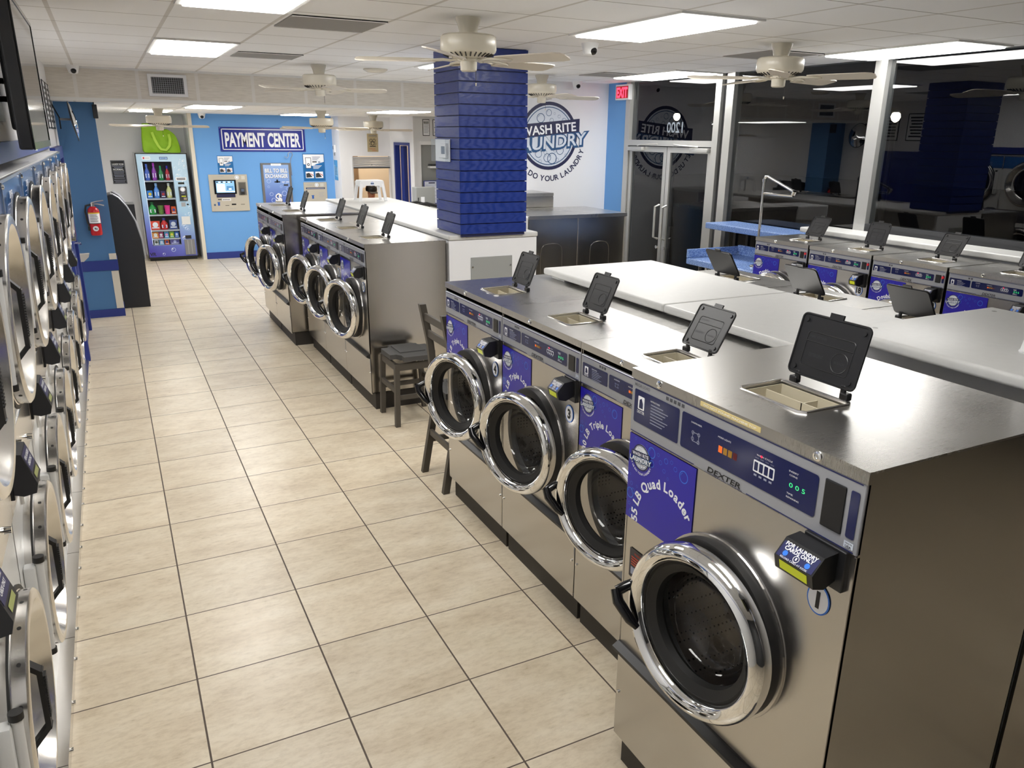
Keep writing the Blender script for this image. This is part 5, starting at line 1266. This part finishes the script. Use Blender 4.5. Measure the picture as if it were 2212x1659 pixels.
r = empty('steel_machine', (4.66, 5.90, 0), 0, 'taller steel machine back against the wall logo, left of the low pair', 'machine')
MB().box(0, .53, 0, .53, .05, 1.50, STEEL_SIDE).build('casing', r); MB().box(-.005, .535, -.006, .54, 1.50, 1.537, STEEL).build('top', r); MB().box(.52, .534, -.003, .02, .05, 1.49, STEEL_DOOR).build('seam_strip', r)
MB().box(.03, .5, .03, .5, 0, .05, KICK).build('kick_base', r)
# wall logo
r = empty('wall_logo', (5.42, 6.45, 2.185), 0, 'large round WASH RITE LAUNDRY logo painted on the white wall', 'logo')
m = MB(); logo(m, 0, 0, .405, -.002, big=True); m.build('painted_mark', r)
# exit sign on the blue return, facing the hall
r = empty('exit_sign', (WX, 6.215, 2.62), -PI/2, 'lit red EXIT sign high on the blue wall by the glass doors', 'sign')
MB().box(0, .30, -.055, 0, 0, .18, WHITE, .008, 2).build('housing', r)
m = MB().rect(.02, .28, .02, .16, -.0556, EXITDARK)
m.text('EXIT', .15, .09, -.0564, EXITRED, h=.115, wd=.235, bold=.04); m.build('lit_face', r)

# ------------------------------------------------------------------ chairs in the gap of the rows
def make_chair(loc, rz, lab, back=True):
    """front legs at local y = 0, back at local y = .44, width along x"""
    r = empty('dining_chair' if back else 'padded_stool', loc, rz, lab, 'chair' if back else 'stool')
    w2, d, sh = (.19, .41, .60) if back else (.19, .34, .525)
    def post(pts, a, b, nm):
        vs = []
        for x, y, z in pts: vs += [(x-a, y-b, z), (x+a, y-b, z), (x+a, y+b, z), (x-a, y+b, z)]
        fs = [(3, 2, 1, 0), tuple(range(len(vs)-4, len(vs)))]
        for i in range(len(pts)-1):
            for j in range(4): fs.append((4*i+j, 4*i+(j+1) % 4, 4*i+4+(j+1) % 4, 4*i+4+j))
        MB().add(vs, fs, WOODGREY).build(nm, r)
    for s_ in (-1, 1):
        post([(s_*w2, 0, 0), (s_*w2*.93, .015, sh-.02)], .019, .019, 'leg')
        if back: post([(s_*w2, d+.06, 0), (s_*w2*.95, d-.02, sh*.75), (s_*w2*.95, d-.025, sh+.02), (s_*w2*.97, d+.0, sh+.30), (s_*w2, d+.045, 1.155)], .018, .021, 'leg')
        else: post([(s_*w2, d+.02, 0), (s_*w2*.93, d-.015, sh-.02)], .019, .019, 'leg')
        MB().box(s_*w2*.96-.010, s_*w2*.96+.010, .01, d+.01, .215, .25, WOODGREY).build('stretcher', r)
        MB().box(s_*w2*.94-.010, s_*w2*.94+.010, .01, d-.02, sh-.075, sh-.02, WOODGREY).build('rail', r)
    MB().box(-w2, w2, -.008, .012, .27, .31, WOODGREY).build('stretcher', r); MB().box(-w2*.95, w2*.95, d+.005, d+.025, .27, .31, WOODGREY).build('stretcher', r)
    MB().box(-w2*.95, w2*.95, .002, .022, sh-.075, sh-.02, WOODGREY).build('rail', r); MB().box(-w2*.95, w2*.95, d-.03, d-.01, sh-.075, sh-.02, WOODGREY).build('rail', r)
    for z, y in ((.965, d+.012), (1.075, d+.03)) if back else (): MB().box(-w2*.97, w2*.97, y-.009, y+.009, z-.025, z+.025, WOODGREY, .003, 1).build('back_slat', r)
    b = bmesh.new(); bmesh.ops.create_cube(b, size=1); bmesh.ops.bevel(b, geom=b.edges[:], offset=.22, segments=3, affect='EDGES')
    for v in b.verts: v.co = Vector((v.co.x*.41, d*.5+v.co.y*(d+.03), sh+.014+v.co.z*.066+.008*math.cos(v.co.x*3)))
    MB().bm(b, SEATGREY, True).build('seat', r)
make_chair((2.215, 3.195, 0), -PI/2, 'dark wooden stool with a grey padded seat beside the far washers', False)
make_chair((2.575, 1.915, 0), PI/2, 'dark wooden chair with its back to the aisle, beside washer number 4')

# ------------------------------------------------------------------ blue tables, rail and worktop at the windows
r = empty('blue_table', (5.46, 2.70, 0), 0, 'low speckled blue table with a raised rim by the glass doors', 'table')
m = MB().box(0, .66, 0, .95, .99, 1.05, SPECK, .01, 2).box(.0, .66, .92, .95, 1.05, 1.135, SPECK, .006, 2).box(.63, .66, 0, .92, 1.05, 1.15, SPECK, .006, 2); m.build('tabletop', r)
for x in (.1, .56):
    for y in (.12, .82): MB().box(x-.02, x+.02, y-.02, y+.02, 0, .99, BLACK).build('leg', r)
MB().prism([(.60, 1.05), (.66, 1.05), (.66, 1.12)], .89, .925, CHROME).build('corner_plate', r)
r = empty('high_blue_table', (5.86, 2.62, 0), 0, 'higher speckled blue shelf table on black legs against the window', 'table')
MB().box(0, .40, .12, 1.26, 1.30, 1.36, SPECK, .01, 2).build('tabletop', r)
for x, y in ((.30, 1.12), (.36, 1.0), (.30, .55), (.36, .42)): MB().box(x-.018, x+.018, y-.018, y+.018, 0, 1.30, BLACK).build('leg', r)
MB().box(.28, .38, .38, .60, 1.05, 1.075, BLACK).build('foot_bar', r)
r = empty('hanging_rail', (5.70, 2.93, 1.054), 0, 'chrome hanging rail standing on the low blue table', 'rail')
p = MB().tube([(0, 0, .012), (0, 0, .78)], .013, CHROME, 10).tube([(0, 0, .78), (.0, -.012, .805), (0, -.04, .81), (0, -.36, .70)], .013, CHROME, 10); p.build('post', r)
MB().cyl((0, 0, .66), (0, -.36, .66), .010, CHROME, 8).cyl((0, -.36, .67), (0, -.372, .70), .02, CHROME, 10).build('cross_bar', r)
MB().lathe([(0, .014), (.05, .012), (.06, 0), (0, 0)], CHROME, axis='z', n=20).build('foot', r)
MB().cyl((0, 0, .76), (0, 0, .785), .018, CHROME, 12).build('joint', r)
r = empty('window_worktop', (5.96, -2.0, 0), 0, 'narrow white worktop behind the double loaders, along the windows', 'worktop')
MB().box(0, .295, 0, 4.70, 1.385, 1.43, WORKTOP, .012, 3).build('top', r)
MB().box(.06, .29, .02, 4.66, 0, 1.385, WALLWHITE).build('support', r)
